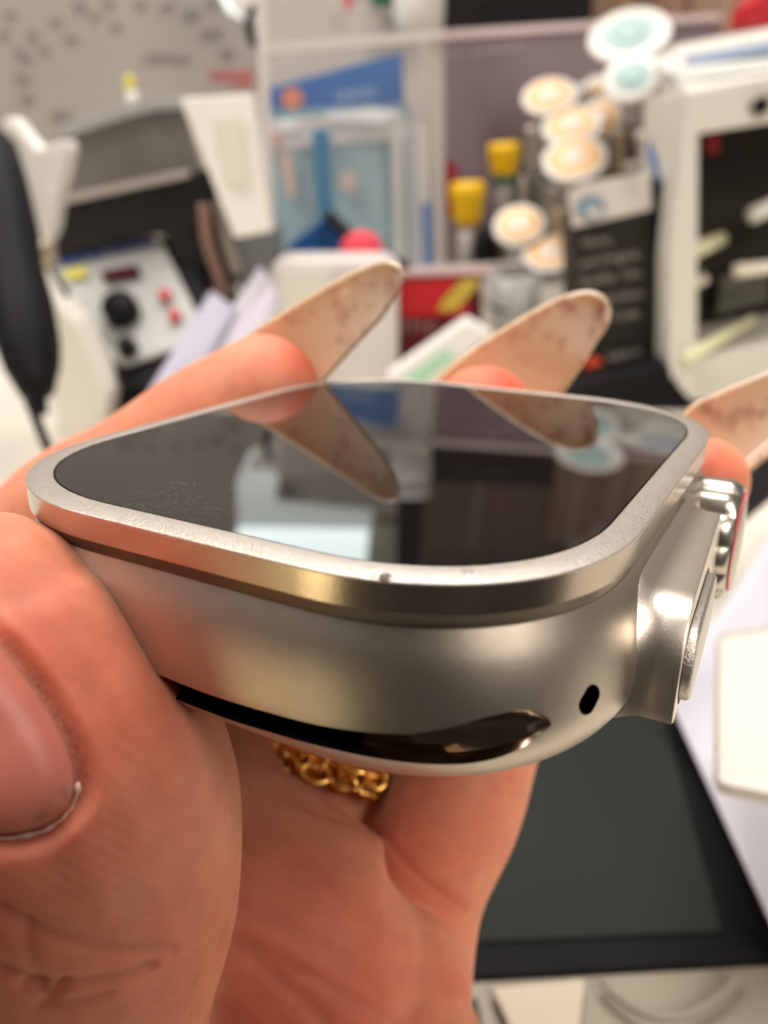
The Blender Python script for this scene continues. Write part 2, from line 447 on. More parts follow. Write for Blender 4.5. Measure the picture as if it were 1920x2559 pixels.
# microphone hole
def on_case(u, v):
    bm = bmesh.new(); bm.from_mesh(case.data); bm.transform(WM)
    bv = BVHTree.FromBMesh(bm); bm.free()
    d = (C(u, v, 100) - Vector((0, 0, HCAM))).normalized()
    p, nn, _, _ = bv.ray_cast(Vector((0, 0, HCAM)), d)
    return p, nn
def band_slot():
    top = [(330, 1452), (450, 1500), (600, 1545), (725, 1573), (850, 1586), (930, 1580), (1000, 1564), (1060, 1547), (1120, 1534), (1160, 1538), (1184, 1552), (1192, 1562)]
    low = [(360, 1502), (480, 1550), (610, 1590), (735, 1622), (850, 1644), (930, 1651), (1000, 1651), (1060, 1642), (1125, 1618), (1160, 1594), (1184, 1574), (1192, 1566)]
    tp, lw = smooth_path(top, 6), smooth_path(low, 6)
    bm = bmesh.new(); rows = []; xs = []
    inv = WM.inverted()
    K = len(tp)
    got = []
    for k, (a, b) in enumerate(zip(tp, lw)):
        pa, na = on_case(*a); pb, nb = on_case(*b)
        if pa is None: continue
        if pb is None:
            q = 0
            while pb is None and q < 12:
                q += 1; pb, nb = on_case(b[0], b[1] - 2.0 * q)
        pa, pb = inv @ pa, inv @ pb
        n_ = inv.to_3x3() @ na; n_.z = 0; n_.normalize()
        got.append((k / (K - 1), pa, pb, n_))
    def avg(col, i, h):
        lo, hi = max(0, i - h), min(len(got), i + h + 1)
        h2 = min(i - lo, hi - 1 - i); sel = got[i - h2:i + h2 + 1]
        return sum((q[col] for q in sel), Vector()) / len(sel)
    for i_, (t, pa, pb, n_) in enumerate(got):
        pa, pb = avg(1, i_, 2), avg(2, i_, 3); n_ = avg(3, i_, 7).normalized()
        dep = 0.0030 * min(1.0, max(0.0, (0.80 - t) / 0.5)) ** 0.8 + 0.00040 * min(1, (1 - t) * 6 + 0.1)
        zt, zb = Vector((0, 0, 0.0001 * 0)), 0
        dep = min(dep, 0.45 * (pa - pb).length + 0.0030 * max(0, 0.82 - t))
        row = [pa + n_ * 0.002, pa]
        for g in range(1, 9):                      # rounded inner channel
            an = math.pi * g / 9
            row.append(pa.lerp(pb, 0.5 - 0.5 * math.cos(an)) - n_ * dep * math.sin(an) ** 0.6)
        row += [pb, pb + n_ * 0.002 - Vector((0, 0, 0.0004))]
        rows.append([bm.verts.new(p) for p in row]); xs.append(pa.x)
    m_ = len(rows[0])
    for r0, r1, x in zip(rows, rows[1:], xs):
        for g in range(m_):
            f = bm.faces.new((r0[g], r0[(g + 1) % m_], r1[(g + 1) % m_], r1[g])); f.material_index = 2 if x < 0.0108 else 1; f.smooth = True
    bm.faces.new(rows[0]); bm.faces.new(rows[-1][::-1])
    bmesh.ops.recalc_face_normals(bm, faces=bm.faces)
    me = bpy.data.meshes.new("cut"); bm.to_mesh(me); bm.free()
    for q in (TITAN, SLOTM, SLOT_SHADE): me.materials.append(q)
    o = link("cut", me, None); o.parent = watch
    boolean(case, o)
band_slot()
p, nn = on_case(1275, 1512)
if p is not None:
    bpy.context.view_layer.update()
    sx = (C(1298, 1498, 40) - C(1252, 1525, 40)).normalized()
    me = bpy.data.meshes.new("cut"); bm = bmesh.new()
    bmesh.ops.create_uvsphere(bm, u_segments=20, v_segments=12, radius=0.00052)
    me2 = me; bm.to_mesh(me2); bm.free()
    for q in me.vertices:
        pass
    sy = nn.cross(sx).normalized(); sx = sy.cross(nn).normalized()
    for q in me.vertices:
        c = q.co.copy()
        c.x += 0.00026 if c.x > 0 else -0.00026
        q.co = p + sx * c.x + sy * c.y * 1.25 + nn * c.z * 1.6
    me.transform(WM.inverted())
    me.materials.append(DARKM); me.materials.append(DARKM); me.materials.append(DARKM)
    me.materials.append(DARKM); me.polygons.foreach_set("material_index", [3] * len(me.polygons))
    o = link("cut", me, None); o.parent = watch
    boolean(case, o)
case.name = "case"
me = case.data
bm = bmesh.new(); bm.from_mesh(me)
for e in bm.edges:
    if len(e.link_faces) == 2 and (e.link_faces[0].material_index != e.link_faces[1].material_index or e.calc_face_angle(0) > math.radians(24)): e.smooth = False
bm.to_mesh(me); bm.free()
nm = [m.name if m else '' for m in me.materials]
# the straight wall is finished smoother than the blasted bulge
me.materials.append(TITAN_WALL)
wi = len(me.materials) - 1
me.materials.append(mat('shoulder_shade_titanium', (0.20, 0.17, 0.135), 0.38, 1.0, bump=0.1, scale=9000))  # shoulder's dark reflection is put into its colour
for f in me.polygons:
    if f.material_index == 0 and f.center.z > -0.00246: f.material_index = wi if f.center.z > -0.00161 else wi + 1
# rim ring
rim = loft("rim", [(-1.60, -0.10), (-1.58, 0.13), (-1.52, 0.17), (-0.74, 0.165), (-0.03, 0.0), (0.0, -0.03), (0.0, -0.13), (-0.3, -0.13)], TITAN_RIM, N=480, close=True)
def ding(u, v, r, depth, z=40.0):
    bm = bmesh.new(); bm.from_mesh(rim.data); bm.transform(WM); bv = BVHTree.FromBMesh(bm); bm.free()
    d = (C(u, v, 100) - Vector((0, 0, HCAM))).normalized()
    p, nn, _, _ = bv.ray_cast(Vector((0, 0, HCAM)), d)
    if p is None: return
    me = bpy.data.meshes.new("cut"); bm = bmesh.new(); bmesh.ops.create_icosphere(bm, subdivisions=3, radius=r)
    rr = random.Random(int(u))
    for q in bm.verts: q.co *= 1 + rr.uniform(-.12, .12)
    bm.transform(WM.inverted() @ Matrix.Translation(p + nn * (r - depth))); bm.to_mesh(me); bm.free()
    me.materials.append(mat('ding_brown', (0.06, 0.045, 0.035), 0.45, 1.0)); o = link("cut", me, None); o.parent = watch  # dents coloured dark brown inside
    boolean(rim, o)
for a in ((833, 1247, 0.00034, 0.00036), (812, 1245, 0.0003, 0.00010), (1008, 1240, 0.00020, 0.00010), (1022, 1241, 0.00014, 0.00008), (700, 1222, 0.0003, 0.00006), (760, 1233, 0.0002, 0.00006)):
    ding(*a)
loft("gasket", [(-1.60, -0.12), (-1.60, 0.06), (-1.72, 0.06), (-1.72, -0.12)], DARKM, N=480, close=True)
screen = loft("screen", [(-1.73, -0.10), (-1.73, 0.11)], GLASS, N=480)
_r = ray(385, 1082); _n = np.array([q[2] for q in R]); _S = _r * ((np.array(T) @ _n) / (_r @ _n))
_loc = WM.inverted() @ c2w(_S)
GLASS.node_tree.nodes["smudge_place"].inputs["Location"].default_value = (-_loc.x, -_loc.y, 0)
# guard beside the crown
def yz_prism(name, poly, x0, x1, m, bevel=0.0, seg=2, taper=None):
    bm = bmesh.new()
    a = [bm.verts.new((x0 / 1000, y / 1000, z / 1000)) for y, z in poly]
    b = [bm.verts.new(((x1 if taper is None else taper(y)) / 1000, y / 1000, z / 1000)) for y, z in poly]
    n = len(poly)
    bm.faces.new(a[::-1]); f1 = bm.faces.new(b)
    for i in range(n): bm.faces.new((a[i], a[(i + 1) % n], b[(i + 1) % n], b[i]))
    bmesh.ops.recalc_face_normals(bm, faces=bm.faces)
    if bevel:
        bmesh.ops.bevel(bm, geom=list(f1.edges), offset=bevel / 1000, segments=seg, profile=0.5, affect='EDGES')
    for f in bm.faces: f.smooth = True
    for e in bm.edges:
        if len(e.link_faces) == 2 and e.calc_face_angle(0) > math.radians(30): e.smooth = False
    me = bpy.data.meshes.new(name); bm.to_mesh(me); bm.free()
    o = link(name, me, m); o.parent = watch
    return o
gp = [(4.6, -3.3), (-8.6, -3.75)]
for i in range(1, 9):
    a = math.radians(90 + 80 * i / 8)
    gp.append((-8.6 + 4.0 * math.cos(a) * 0.95, -7.6 + 3.85 * math.sin(a)))
gp += [(-12.7, -9.0), (-12.6, -9.8), (-12.0, -10.1), (19.5, -10.5), (20.5, -10.0), (20.3, -7.2), (19.0, -6.1), (17.6, -6.3), (17.0, -9.3), (7.0, -9.3), (6.4, -4.6)]
def make_guard():
    P = [np.array(q) for q in gp]; n = len(P)
    area2 = sum(P[i][0] * P[(i + 1) % n][1] - P[(i + 1) % n][0] * P[i][1] for i in range(n)); sg = 1 if area2 > 0 else -1
    def off(d):
        out = []
        for i in range(n):
            a = P[i] - P[i - 1]; b = P[(i + 1) % n] - P[i]; a = a / np.linalg.norm(a); b = b / np.linalg.norm(b)
            t_ = a + b; t_ = t_ / (np.linalg.norm(t_) + 1e-6)
            out.append(P[i] + np.array([t_[1], -t_[0]]) * d * sg)
        return out
    bm = bmesh.new(); rows = []
    for x, d in ((14, .7), (19.6, .7), (20.2, .5), (20.6, .28), (21.0, .12), (21.4, .03), (21.8, 0), (None, 0.0)):
        rows.append([bm.verts.new(((x if x else 23.05 - 0.045 * (q[0] + 12)) / 1000, q[0] / 1000, q[1] / 1000)) for q in off(d)])
    for a, b in zip(rows, rows[1:]):
        for i in range(n): bm.faces.new((a[i], a[(i + 1) % n], b[(i + 1) % n], b[i]))
    bm.faces.new(rows[0][::-1]); f1 = bm.faces.new(rows[-1])
    bmesh.ops.recalc_face_normals(bm, faces=bm.faces)
    bmesh.ops.bevel(bm, geom=list(f1.edges), offset=0.00013, segments=2, profile=0.5, affect='EDGES')
    for f in bm.faces: f.smooth = True
    for e in bm.edges:
        if len(e.link_faces) == 2 and e.calc_face_angle(0) > math.radians(32): e.smooth = False
    me = bpy.data.meshes.new("crown_guard"); bm.to_mesh(me); bm.free()
    o = link("crown_guard", me, GUARDM); o.parent = watch
make_guard()
# side button
def stadium(y0, y1, z0, z1, k=10):
    r = (z1 - z0) / 2; zc = (z0 + z1) / 2; out = []
    for i in range(k + 1):
        a = math.radians(-90 + 180 * i / k); out.append((y1 - r + r * math.cos(a), zc + r * math.sin(a)))
    for i in range(k + 1):
        a = math.radians(90 + 180 * i / k); out.append((y0 + r + r * math.cos(a), zc + r * math.sin(a)))
    return out
yz_prism("button_gap", stadium(-11.9, 0.6, -10.0, -5.0), 22.0, 23.04, DARKM, taper=lambda y: 23.08 - 0.045 * (y + 12))
btn = yz_prism("side_button", stadium(-11.6, 0.3, -9.72, -5.28), 21, 23.55, TITAN_RIM, bevel=0.25, seg=3, taper=lambda y: 23.62 - 0.045 * (y + 12))
# crown
def crown():
    bm = bmesh.new(); n = 180; cy, cz = 12.0, -7.7
    rings = [(17.4, 3.6, 0.0), (17.7, 4.2, 0.2), (18.1, 4.6, 0.35), (18.6, 4.8, 0.42), (22.0, 4.8, 0.42), (22.5, 4.65, 0.36), (22.8, 4.4, 0.2), (23.0, 4.15, 0.0)]
    R_ = []
    for x, r, amp in rings:
        row = []
        for i in range(n):
            t = 2 * math.pi * i / n
            rr = r - amp + amp * abs(math.sin(t * 6 + 1.35)) ** 0.8
            row.append(bm.verts.new((x / 1000, (cy + rr * math.cos(t)) / 1000, (cz + rr * math.sin(t)) / 1000)))
        R_.append(row)
    for a, b in zip(R_, R_[1:]):
        for i in range(n): bm.faces.new((a[i], a[(i + 1) % n], b[(i + 1) % n], b[i]))
    bm.faces.new(R_[0][::-1]); bm.faces.new(R_[-1])
    bmesh.ops.recalc_face_normals(bm, faces=bm.faces)
    for f in bm.faces: f.smooth = len(f.verts) == 4
    me = bpy.data.meshes.new("crown"); bm.to_mesh(me); bm.free()
    o = link("crown", me, POLISH); o.parent = watch
    c = Vector((0, cy / 1000, cz / 1000))
    lr = lathe("red_ring", c + Vector((0.02297, 0, 0)), (1, 0, 0), [(0, 0.0037), (0.00010, 0.0039), (0.00018, 0.00385), (0.00018, 0.0035)], mat("red_ring_enamel", (0.75, 0.08, 0.12), 0.3), None, n=64)
    lr.parent = o
    cp = lathe("cap", c + Vector((0.02295, 0, 0)), (1, 0, 0), [(0, 0.0036), (0.00016, 0.00355), (0.00030, 0.0030), (0.00036, 0.0015), (0.00037, 0.0001)], TITAN, None, n=64)
    cp.parent = o
crown()
bpy.context.view_layer.update()
#@@HAND
# ------------------------------------------------------------ hand
def chain(pts, k=10):              # points (dx, dy, z mm, radius mm) -> dense spheres-swept tube in camera mm
    q = [np.array([*(ray(a, b) * z), r]) for a, b, z, r in pts]
    return smooth_path(q, k)
def blob_tube(bm, path, n=28):
    pts = [np.array(p[:3]) for p in path]; rad = [p[3] for p in path]
    # hemispherical ends
    def ext(p0, d, r): return [(p0 - d * r * math.cos(a), r * math.sin(a)) for a in [math.radians(x) for x in (8, 22, 38, 55, 72)]]
    d0 = pts[1] - pts[0]; d0 /= np.linalg.norm(d0); d1 = pts[-1] - pts[-2]; d1 /= np.linalg.norm(d1)
    S = [(p, r) for p, r in ext(pts[0], d0, rad[0])] + list(zip(pts, rad)) + [(p, r) for p, r in ext(pts[-1], -d1, rad[-1])][::-1]
    rows = []
    a = np.cross(d0, [0.3, 0.5, 0.8]); a /= np.linalg.norm(a)
    for i, (p, r) in enumerate(S):
        d = S[min(i + 1, len(S) - 1)][0] - S[max(i - 1, 0)][0]; d = d / (np.linalg.norm(d) + 1e-9)
        a = a - d * (a @ d); a /= np.linalg.norm(a); b = np.cross(d, a)
        rows.append([bm.verts.new(c2w(p + (a * math.cos(2 * math.pi * k / n) + b * math.sin(2 * math.pi * k / n)) * r)) for k in range(n)])
    for A, B in zip(rows, rows[1:]):
        for k in range(n): bm.faces.new((A[k], A[(k + 1) % n], B[(k + 1) % n], B[k]))
    bm.faces.new(rows[0][::-1]); bm.faces.new(rows[-1])
THUMB = [(-75, 1500, 46.5, 10.9), (-25, 1560, 46.5, 11.4), (28, 1660, 47, 12.1), (76, 1785, 49, 12.5), (100, 1945, 51, 12.1), (85, 2100, 53, 11.7), (70, 2300, 56, 12.5), (150, 2700, 62, 14.5), (420, 3000, 70, 16)]
INDEX = [(460, 2250, 92, 11), (240, 1800, 97, 9.5), (20, 1330, 98, 8.4), (130, 1130, 94, 7.6), (300, 1030, 90, 7.2), (450, 925, 86.5, 6.8), (572, 842, 84, 5.8)]
MIDDLE = [(560, 2250, 88, 11), (520, 1800, 94, 9.3), (640, 1500, 99, 8.2), (830, 1200, 100, 7.4), (960, 1000, 94, 6.6), (1045, 900, 88, 5.6)]
RINGF = [(660, 2250, 84, 11), (700, 1850, 85, 8.4), (735, 1620, 85.5, 8.1), (930, 1350, 88, 7.8), (1230, 1180, 86, 7.2), (1430, 1090, 80, 6.5), (1520, 1040, 76, 4.2)]
PINKY = [(820, 2200, 80, 9), (888, 1930, 79, 7.2), (972, 1740, 78, 7.0), (1022, 1590, 80, 6.8), (1090, 1450, 84, 6.4), (1150, 1330, 88, 5.6)]
PALM = [[(300, 1480, 73, 10), (340, 1690, 72, 10.6), (416, 1860, 70, 11), (560, 1985, 68, 11.2), (720, 2100, 66.5, 10.6), (862, 2128, 67.3, 6.2)],
        [(380, 2100, 70, 12), (560, 2250, 67, 13), (760, 2330, 66, 11.5)],
        [(848, 2150, 67, 6.0), (795, 2300, 67, 8.5), (780, 2500, 66, 10), (760, 2800, 66, 12)],
        [(300, 2400, 66, 16), (600, 2600, 66, 16), (700, 2900, 70, 14)],
        [(500, 2750, 66, 18), (620, 3300, 74, 20), (700, 4000, 84, 21)]]
bm = bmesh.new()
for ch in [THUMB, INDEX, MIDDLE, RINGF, PINKY] + PALM:
    blob_tube(bm, chain(ch))
bmesh.ops.recalc_face_normals(bm, faces=bm.faces)
me = bpy.data.meshes.new("hand"); bm.to_mesh(me); bm.free()
hand = link("hand", me, SKIN)
md = hand.modifiers.new("r", 'REMESH'); md.mode = 'VOXEL'; md.voxel_size = 0.00030; md.use_smooth_shade = True
m2 = hand.modifiers.new("s", 'SMOOTH'); m2.factor = 0.6; m2.iterations = 10
dg = bpy.context.evaluated_depsgraph_get()
me = bpy.data.meshes.new_from_object(hand.evaluated_get(dg)); me.name = "hand"
hand.modifiers.clear(); old = hand.data; hand.data = me; bpy.data.meshes.remove(old)
nv = len(me.vertices)
co = np.empty(nv * 3); me.vertices.foreach_get("co", co); co = co.reshape(-1, 3)
no = np.empty(nv * 3); me.vertices.foreach_get("normal", no); no = no.reshape(-1, 3)
bm = bmesh.new(); bm.from_mesh(me); BVH = BVHTree.FromBMesh(bm); bm.free()
EYE = Vector((0, 0, HCAM))
def hit(dx, dy):
    p, n_, _, _ = BVH.ray_cast(EYE, (C(dx, dy, 100) - EYE).normalized())
    return p, n_
def near_line(poly, k=10):
    """distance of every vertex to a line drawn on the skin"""
    pts = [hit(*q)[0] for q in smooth_path(poly, k)]
    pts = np.array([list(p) for p in pts if p is not None])
    if len(pts) < 2: return np.full(nv, 1.0)
    best = np.full(nv, 1.0)
    lo, hi = pts.min(0) - 0.004, pts.max(0) + 0.004
    sel = np.where(((co > lo) & (co < hi)).all(1))[0]
    if len(sel) == 0: return best
    s = co[sel]; d = np.full(len(sel), 1.0)
    for a, b in zip(pts, pts[1:]):
        if np.linalg.norm(b - a) > 0.006: continue
        ab = b - a; t = np.clip(((s - a) @ ab) / (ab @ ab + 1e-12), 0, 1)
        d = np.minimum(d, np.linalg.norm(s - a - t[:, None] * ab, axis=1))
    best[sel] = d
    return best
disp = np.zeros(nv); red = np.zeros(nv)
NAILEDGE = [(-30, 1350), (20, 1400), (70, 1460), (125, 1540), (165, 1620), (180, 1690), (165, 1745), (120, 1790), (60, 1812), (0, 1816), (-60, 1812)]
def crease(poly, wmm, depth, redf=0.0):
    global disp, red
    d = near_line(poly) * 1000
    disp -= depth * np.exp(-(d / wmm) ** 2)
    if redf: red = np.maximum(red, redf * np.exp(-(d / (wmm * 2.2)) ** 2))
BVH0 = BVH
crease(NAILEDGE, 0.50, 0.62, 0.6)
crease([(x * 1.0 + 40, y - 4) for x, y in NAILEDGE[:8]], 0.9, -0.22, 0.3)
for poly, wd, dp in (
    ([(0, 1960), (90, 2010), (180, 2040), (260, 2052), (380, 2050)], 0.35, 0.22),
    ([(60, 2130), (160, 2122), (260, 2108), (330, 2085)], 0.35, 0.20),
    ([(0, 2090), (60, 2120), (110, 2150), (140, 2130)], 0.3, 0.25),
    ([(90, 2170), (160, 2165), (230, 2150)], 0.3, 0.14),
    ([(60, 1990), (70, 2060), (95, 2120)], 0.3, 0.12),
    ([(600, 1722), (700, 1760), (815, 1800), (900, 1890), (1000, 1965)], 0.5, 0.25),
    ([(520, 1960), (640, 2010), (760, 2070), (900, 2110), (1000, 2140)], 0.6, 0.16),
    ([(500, 2020), (620, 2080), (760, 2160), (860, 2212)], 0.5, 0.2),
    ([(480, 2030), (560, 2080), (640, 2150), (720, 2230)], 0.7, 0.35),
    ([(650, 1850), (760, 1960), (880, 2040)], 0.6, 0.10)):
    crease(poly, wd, dp * (1.25 if poly[0][0] < 400 else 0.7), 0.3)
def redspot(x, y, rmm, f):
    global red
    p, _ = hit(x, y)
    if p is None: return
    d = np.linalg.norm(co - np.array(p), axis=1) * 1000
    red = np.maximum(red, f * np.exp(-(d / rmm) ** 2))
for a in ((80, 1420, 4, .55), (230, 1560, 3.5, .5), (330, 1750, 6, .30), (20, 1300, 3, .35), (655, 775, 3.2, .8), (1100, 820, 3, .9), (1550, 1000, 2.5, .7), (780, 2180, 6, .45), (560, 2170, 4, .3), (860, 1800, 3, .35)):
    redspot(*a)
for a in ((60, 1500, 7, .5), (230, 1430, 5, .35), (200, 1830, 6, .3), (120, 1300, 4, .25), (300, 2050, 6, .3), (700, 1950, 5, .25)):
    redspot(*a)
co2 = co + no * (disp / 1000)[:, None]
me.vertices.foreach_set("co", co2.ravel())
at = me.attributes.new("redness", 'FLOAT', 'POINT'); at.data.foreach_set("value", np.clip(red, 0, 1))
me.polygons.foreach_set("use_smooth", [True] * len(me.polygons))
me.update()
me.materials.clear(); me.materials.append(SKIN)
tag(hand, "left hand holding the smartwatch between thumb and fingertips, palm towards the viewer", "hand")
bm = bmesh.new(); bm.from_mesh(me); BVH = BVHTree.FromBMesh(bm); bm.free()
# thumbnail laid over the nail bed
def thumbnail():
    edge = [(-150, 1330), (-60, 1330), (-10, 1380), (55, 1462), (112, 1545), (150, 1622), (163, 1690), (150, 1738), (108, 1778), (50, 1800), (-10, 1804), (-80, 1790), (-150, 1740), (-200, 1600)]
    e = smooth_path(edge, 4); cx, cy = -30, 1590
    rows = []
    for s in np.linspace(0.02, 1.0, 26):
        row = []
        for q in e:
            x, y = cx + (q[0] - cx) * s, cy + (q[1] - cy) * s
            p, n_, _, _ = BVH0.ray_cast(EYE, (C(x, y, 100) - EYE).normalized())
            if p is None: row.append(None); continue
            lift = 0.00012 * (1 - s ** 4) - 0.00022 * s ** 10
            row.append(p + n_ * lift)
        rows.append(row)
    vs, idx, fs = [], {}, []
    for i, r in enumerate(rows):
        for j, p in enumerate(r):
            if p is not None: idx[i, j] = len(vs); vs.append(p)
    for i in range(len(rows) - 1):
        for j in range(len(e)):
            k = (j + 1) % len(e)
            q = [(i, j), (i, k), (i + 1, k), (i + 1, j)]
            if all(t in idx for t in q): fs.append([idx[t] for t in q])
    o = mesh_obj("fingernail", vs, fs, NAILBED, hand, True)
    # relax towards a smooth plate
    m = o.modifiers.new("s", 'SMOOTH'); m.iterations = 3; m.factor = 0.5
    tag(o, "short bare thumbnail with a pale dry cuticle")
    cut = smooth_path([(168, 1690), (158, 1738), (118, 1783), (60, 1806), (0, 1812), (-60, 1806)], 6)
    pts = [hit(q[0], q[1]) for q in cut]
    rr = random.Random(3)
    pts = [p + n_ * (0.00008 * rr.random() + 0.00004) for p, n_ in pts if p is not None]
    c = tube("cuticle", pts, [0.00003 + 0.00014 * max(0, math.sin(k_ * 0.8) * math.sin(k_ * 0.33 + 1)) + 0.00005 * rr.random() for k_, _ in enumerate(pts)], mat("dry_cuticle", (0.66, 0.42, 0.34), 0.7), o, n=6)
thumbnail()
# long gel nails
def long_nail(eA, eB, arch, label, n=26):
    A = smooth_path([np.array([*(ray(x, y) * z)]) for x, y, z in eA], 6)
    B = smooth_path([np.array([*(ray(x, y) * z)]) for x, y, z in eB], 6)
    vs, fs = [], []
    K = len(A)
    for i in range(K):
        for j in range(n + 1):
            t = j / n
            tt = 0.5 - 0.5 * math.cos(math.pi * t)
            p = A[i] * (1 - tt) + B[i] * tt
            p = p + np.array([0.15, 0.25, 1.0]) * arch * math.sin(math.pi * t) * min(1, (K - 1 - i) / 10 + 0.15)
            vs.append(c2w(p))
    for i in range(K - 1):
        for j in range(n):
            fs.append((i * (n + 1) + j, i * (n + 1) + j + 1, (i + 1) * (n + 1) + j + 1, (i + 1) * (n + 1) + j))
    o = mesh_obj("fingernail", vs, fs, AMBER, hand, True)
    al = o.data.attributes.new("along", 'FLOAT', 'POINT')
    al.data.foreach_set("value", [i / (K - 1) for i in range(K) for _ in range(n + 1)])
    sd = o.modifiers.new("t", 'SOLIDIFY'); sd.thickness = 0.00065; sd.offset = 0
    tag(o, label)
    return o
long_nail([(470, 790, 84), (545, 722, 83), (640, 660, 81.5), (725, 610, 79.5), (785, 580, 77.5), (828, 565, 76), (856, 572, 75.2), (864, 586, 75)],
          [(640, 880, 84), (680, 838, 83), (722, 790, 81.5), (775, 730, 79.5), (822, 680, 77.5), (851, 635, 76), (862, 606, 75.2), (866, 592, 75)], 1.0,
          "long pointed translucent amber nail")
long_nail([(900, 880, 91), (955, 812, 90), (1040, 745, 89), (1130, 688, 87.5), (1200, 650, 86.5), (1262, 632, 85.5), (1298, 640, 85.1), (1314, 660, 85)],
          [(1130, 930, 91), (1200, 860, 90), (1235, 815, 89), (1262, 775, 87.5), (1286, 735, 86.5), (1307, 704, 85.5), (1314, 682, 85.1), (1316, 668, 85)], 1.0,
          "broad long translucent amber nail")
long_nail([(1440, 990, 80), (1485, 892, 79.5), (1555, 852, 79), (1640, 816, 78), (1730, 780, 77), (1800, 770, 76), (1840, 790, 75.5)],
          [(1530, 1110, 80), (1560, 1050, 79.5), (1620, 1012, 79), (1690, 955, 78), (1770, 890, 77), (1820, 845, 76), (1848, 806, 75.5)], 1.8,
          "long amber nail cut off by the picture edge")

# ------------------------------------------------------------ gold chain ring on the ring finger
def make_ring():
    c0 = np.array(ray(748, 1640) * 84.5)
    ax = ray(775, 1500) * 88 - ray(700, 1850) * 84
    ax = ax / np.linalg.norm(ax)
    ax = ax + np.array([0.05, 0.12, -0.05]); ax /= np.linalg.norm(ax)
    e1 = np.cross(ax, [0, 0, 1.0]); e1 /= np.linalg.norm(e1); e2 = np.cross(ax, e1)
    ring = empty("gold_ring", c2w(c0), "ornate gold chain ring of small round links on the finger", "ring")
    Rr = 8.85; n = 20
    def frame(t):
        rad = e1 * math.cos(t) + e2 * math.sin(t); tan = -e1 * math.sin(t) + e2 * math.cos(t)
        return c0 + rad * Rr, rad, tan
    def torus(ce, u, v, a, b, r):
        path = [c2w(ce + u * a * math.cos(s) + v * b * math.sin(s)) for s in [2 * math.pi * i / 20 for i in range(21)]]
        tube("link", path, r / 1000, GOLD, ring, n=8)
    for i in range(n):
        t = 2 * math.pi * i / n
        p, rad, tan = frame(t)
        if math.cos(t - math.atan2(e2 @ np.array([0, 0, -1.0]), e1 @ np.array([0, 0, -1.0]))) < -0.1: continue
        s = 1 if i % 2 else -1
        tl = 0.35 * s
        for off, a_, b_, sg in ((1.35, 1.35, 0.85, 1), (0.0, 0.95, 1.1, -1), (-1.35, 1.35, 0.85, 1)):
            tt = tl * sg
            torus(p + ax * off + rad * (0.12 + 0.25 * (off == 0)), tan * math.cos(tt) + rad * math.sin(tt), ax * 0.94 + rad * 0.34 * s, a_, b_, 0.28)
        for off, r_ in ((0.75 * s, 0.34), (-1.9 * s, 0.30)):
            lathe("bead", c2w(p + rad * 0.55 + ax * off), c2w(rad) - c2w(np.zeros(3)), [(-r_ / 1000, .00005), (-r_ * .7e-3, r_ * .71e-3), (0, r_ / 1000), (r_ * .7e-3, r_ * .71e-3), (r_ / 1000, .00005)], GOLD, ring, n=12)
    inner = [c2w(c0 + (e1 * math.cos(t) + e2 * math.sin(t)) * (Rr - 0.35)) for t in np.linspace(0, 2 * math.pi, 65)]
    tube("band", [p + (c2w(ax * 1.75) - c2w(np.zeros(3))) for p in inner], 0.0003, GOLD, ring, n=8)
    tube("band", [p - (c2w(ax * 1.75) - c2w(np.zeros(3))) for p in inner], 0.0003, GOLD, ring, n=8)
    tube("band", inner, 0.0004, GOLD, ring, n=8)
make_ring()
#@@PHONE
# ------------------------------------------------------------ the phone taking the picture (seen only as the dark reflection in the case)
def cbox(name, x0, x1, y0, y1, z0, z1, m, parent=None):
    P = [c2w((x0, y0, z0)), c2w((x1, y0, z0)), c2w((x1, y1, z0)), c2w((x0, y1, z0))]
    d = c2w((0, 0, z1 - z0)) - c2w((0, 0, 0))
    return prism(name, P, d, m, parent, bevel=0.0015)
ph = cbox("phone", -54, 32, -26, 104, -20, -12, mat("phone_back", (0.03, 0.032, 0.035), 0.35))
tag(ph, "dark phone mirrored softly in the metal side of the watch", "phone")
#@@BACK
# ------------------------------------------------------------ workbench clutter
def PLN(a, b, c):                      # plane through three (dx, dy, z) points -> function giving the point seen at dx, dy
    A, B, D = [ray(x, y) * z for x, y, z in (a, b, c)]
    n_ = np.cross(B - A, D - A); n_ /= np.linalg.norm(n_)
    def f(x, y, lift=0.0):
        r = ray(x, y)
        s = (A @ n_) / (r @ n_)
        q = r * s
        if lift:
            m_ = n_ if n_ @ r < 0 else -n_
            q = q + m_ * lift
        return c2w(q)
    f.n = c2w(n_ if n_ @ A > 0 else -n_) - c2w(np.zeros(3))     # unit (mm) vector pointing away from the viewer
    return f
def UP(Y):
    def f(x, y, lift=0.0):
        p = V(x, y, Y); p.y -= lift / 1000
        return p
    f.n = Vector((0, 0.001, 0))
    return f
def plate(name, pts, f, th, m, parent=None, lift=0.0, bevel=0.0005):
    return prism(name, [f(x, y, lift) for x, y in pts], f.n * th, m, parent, bevel)
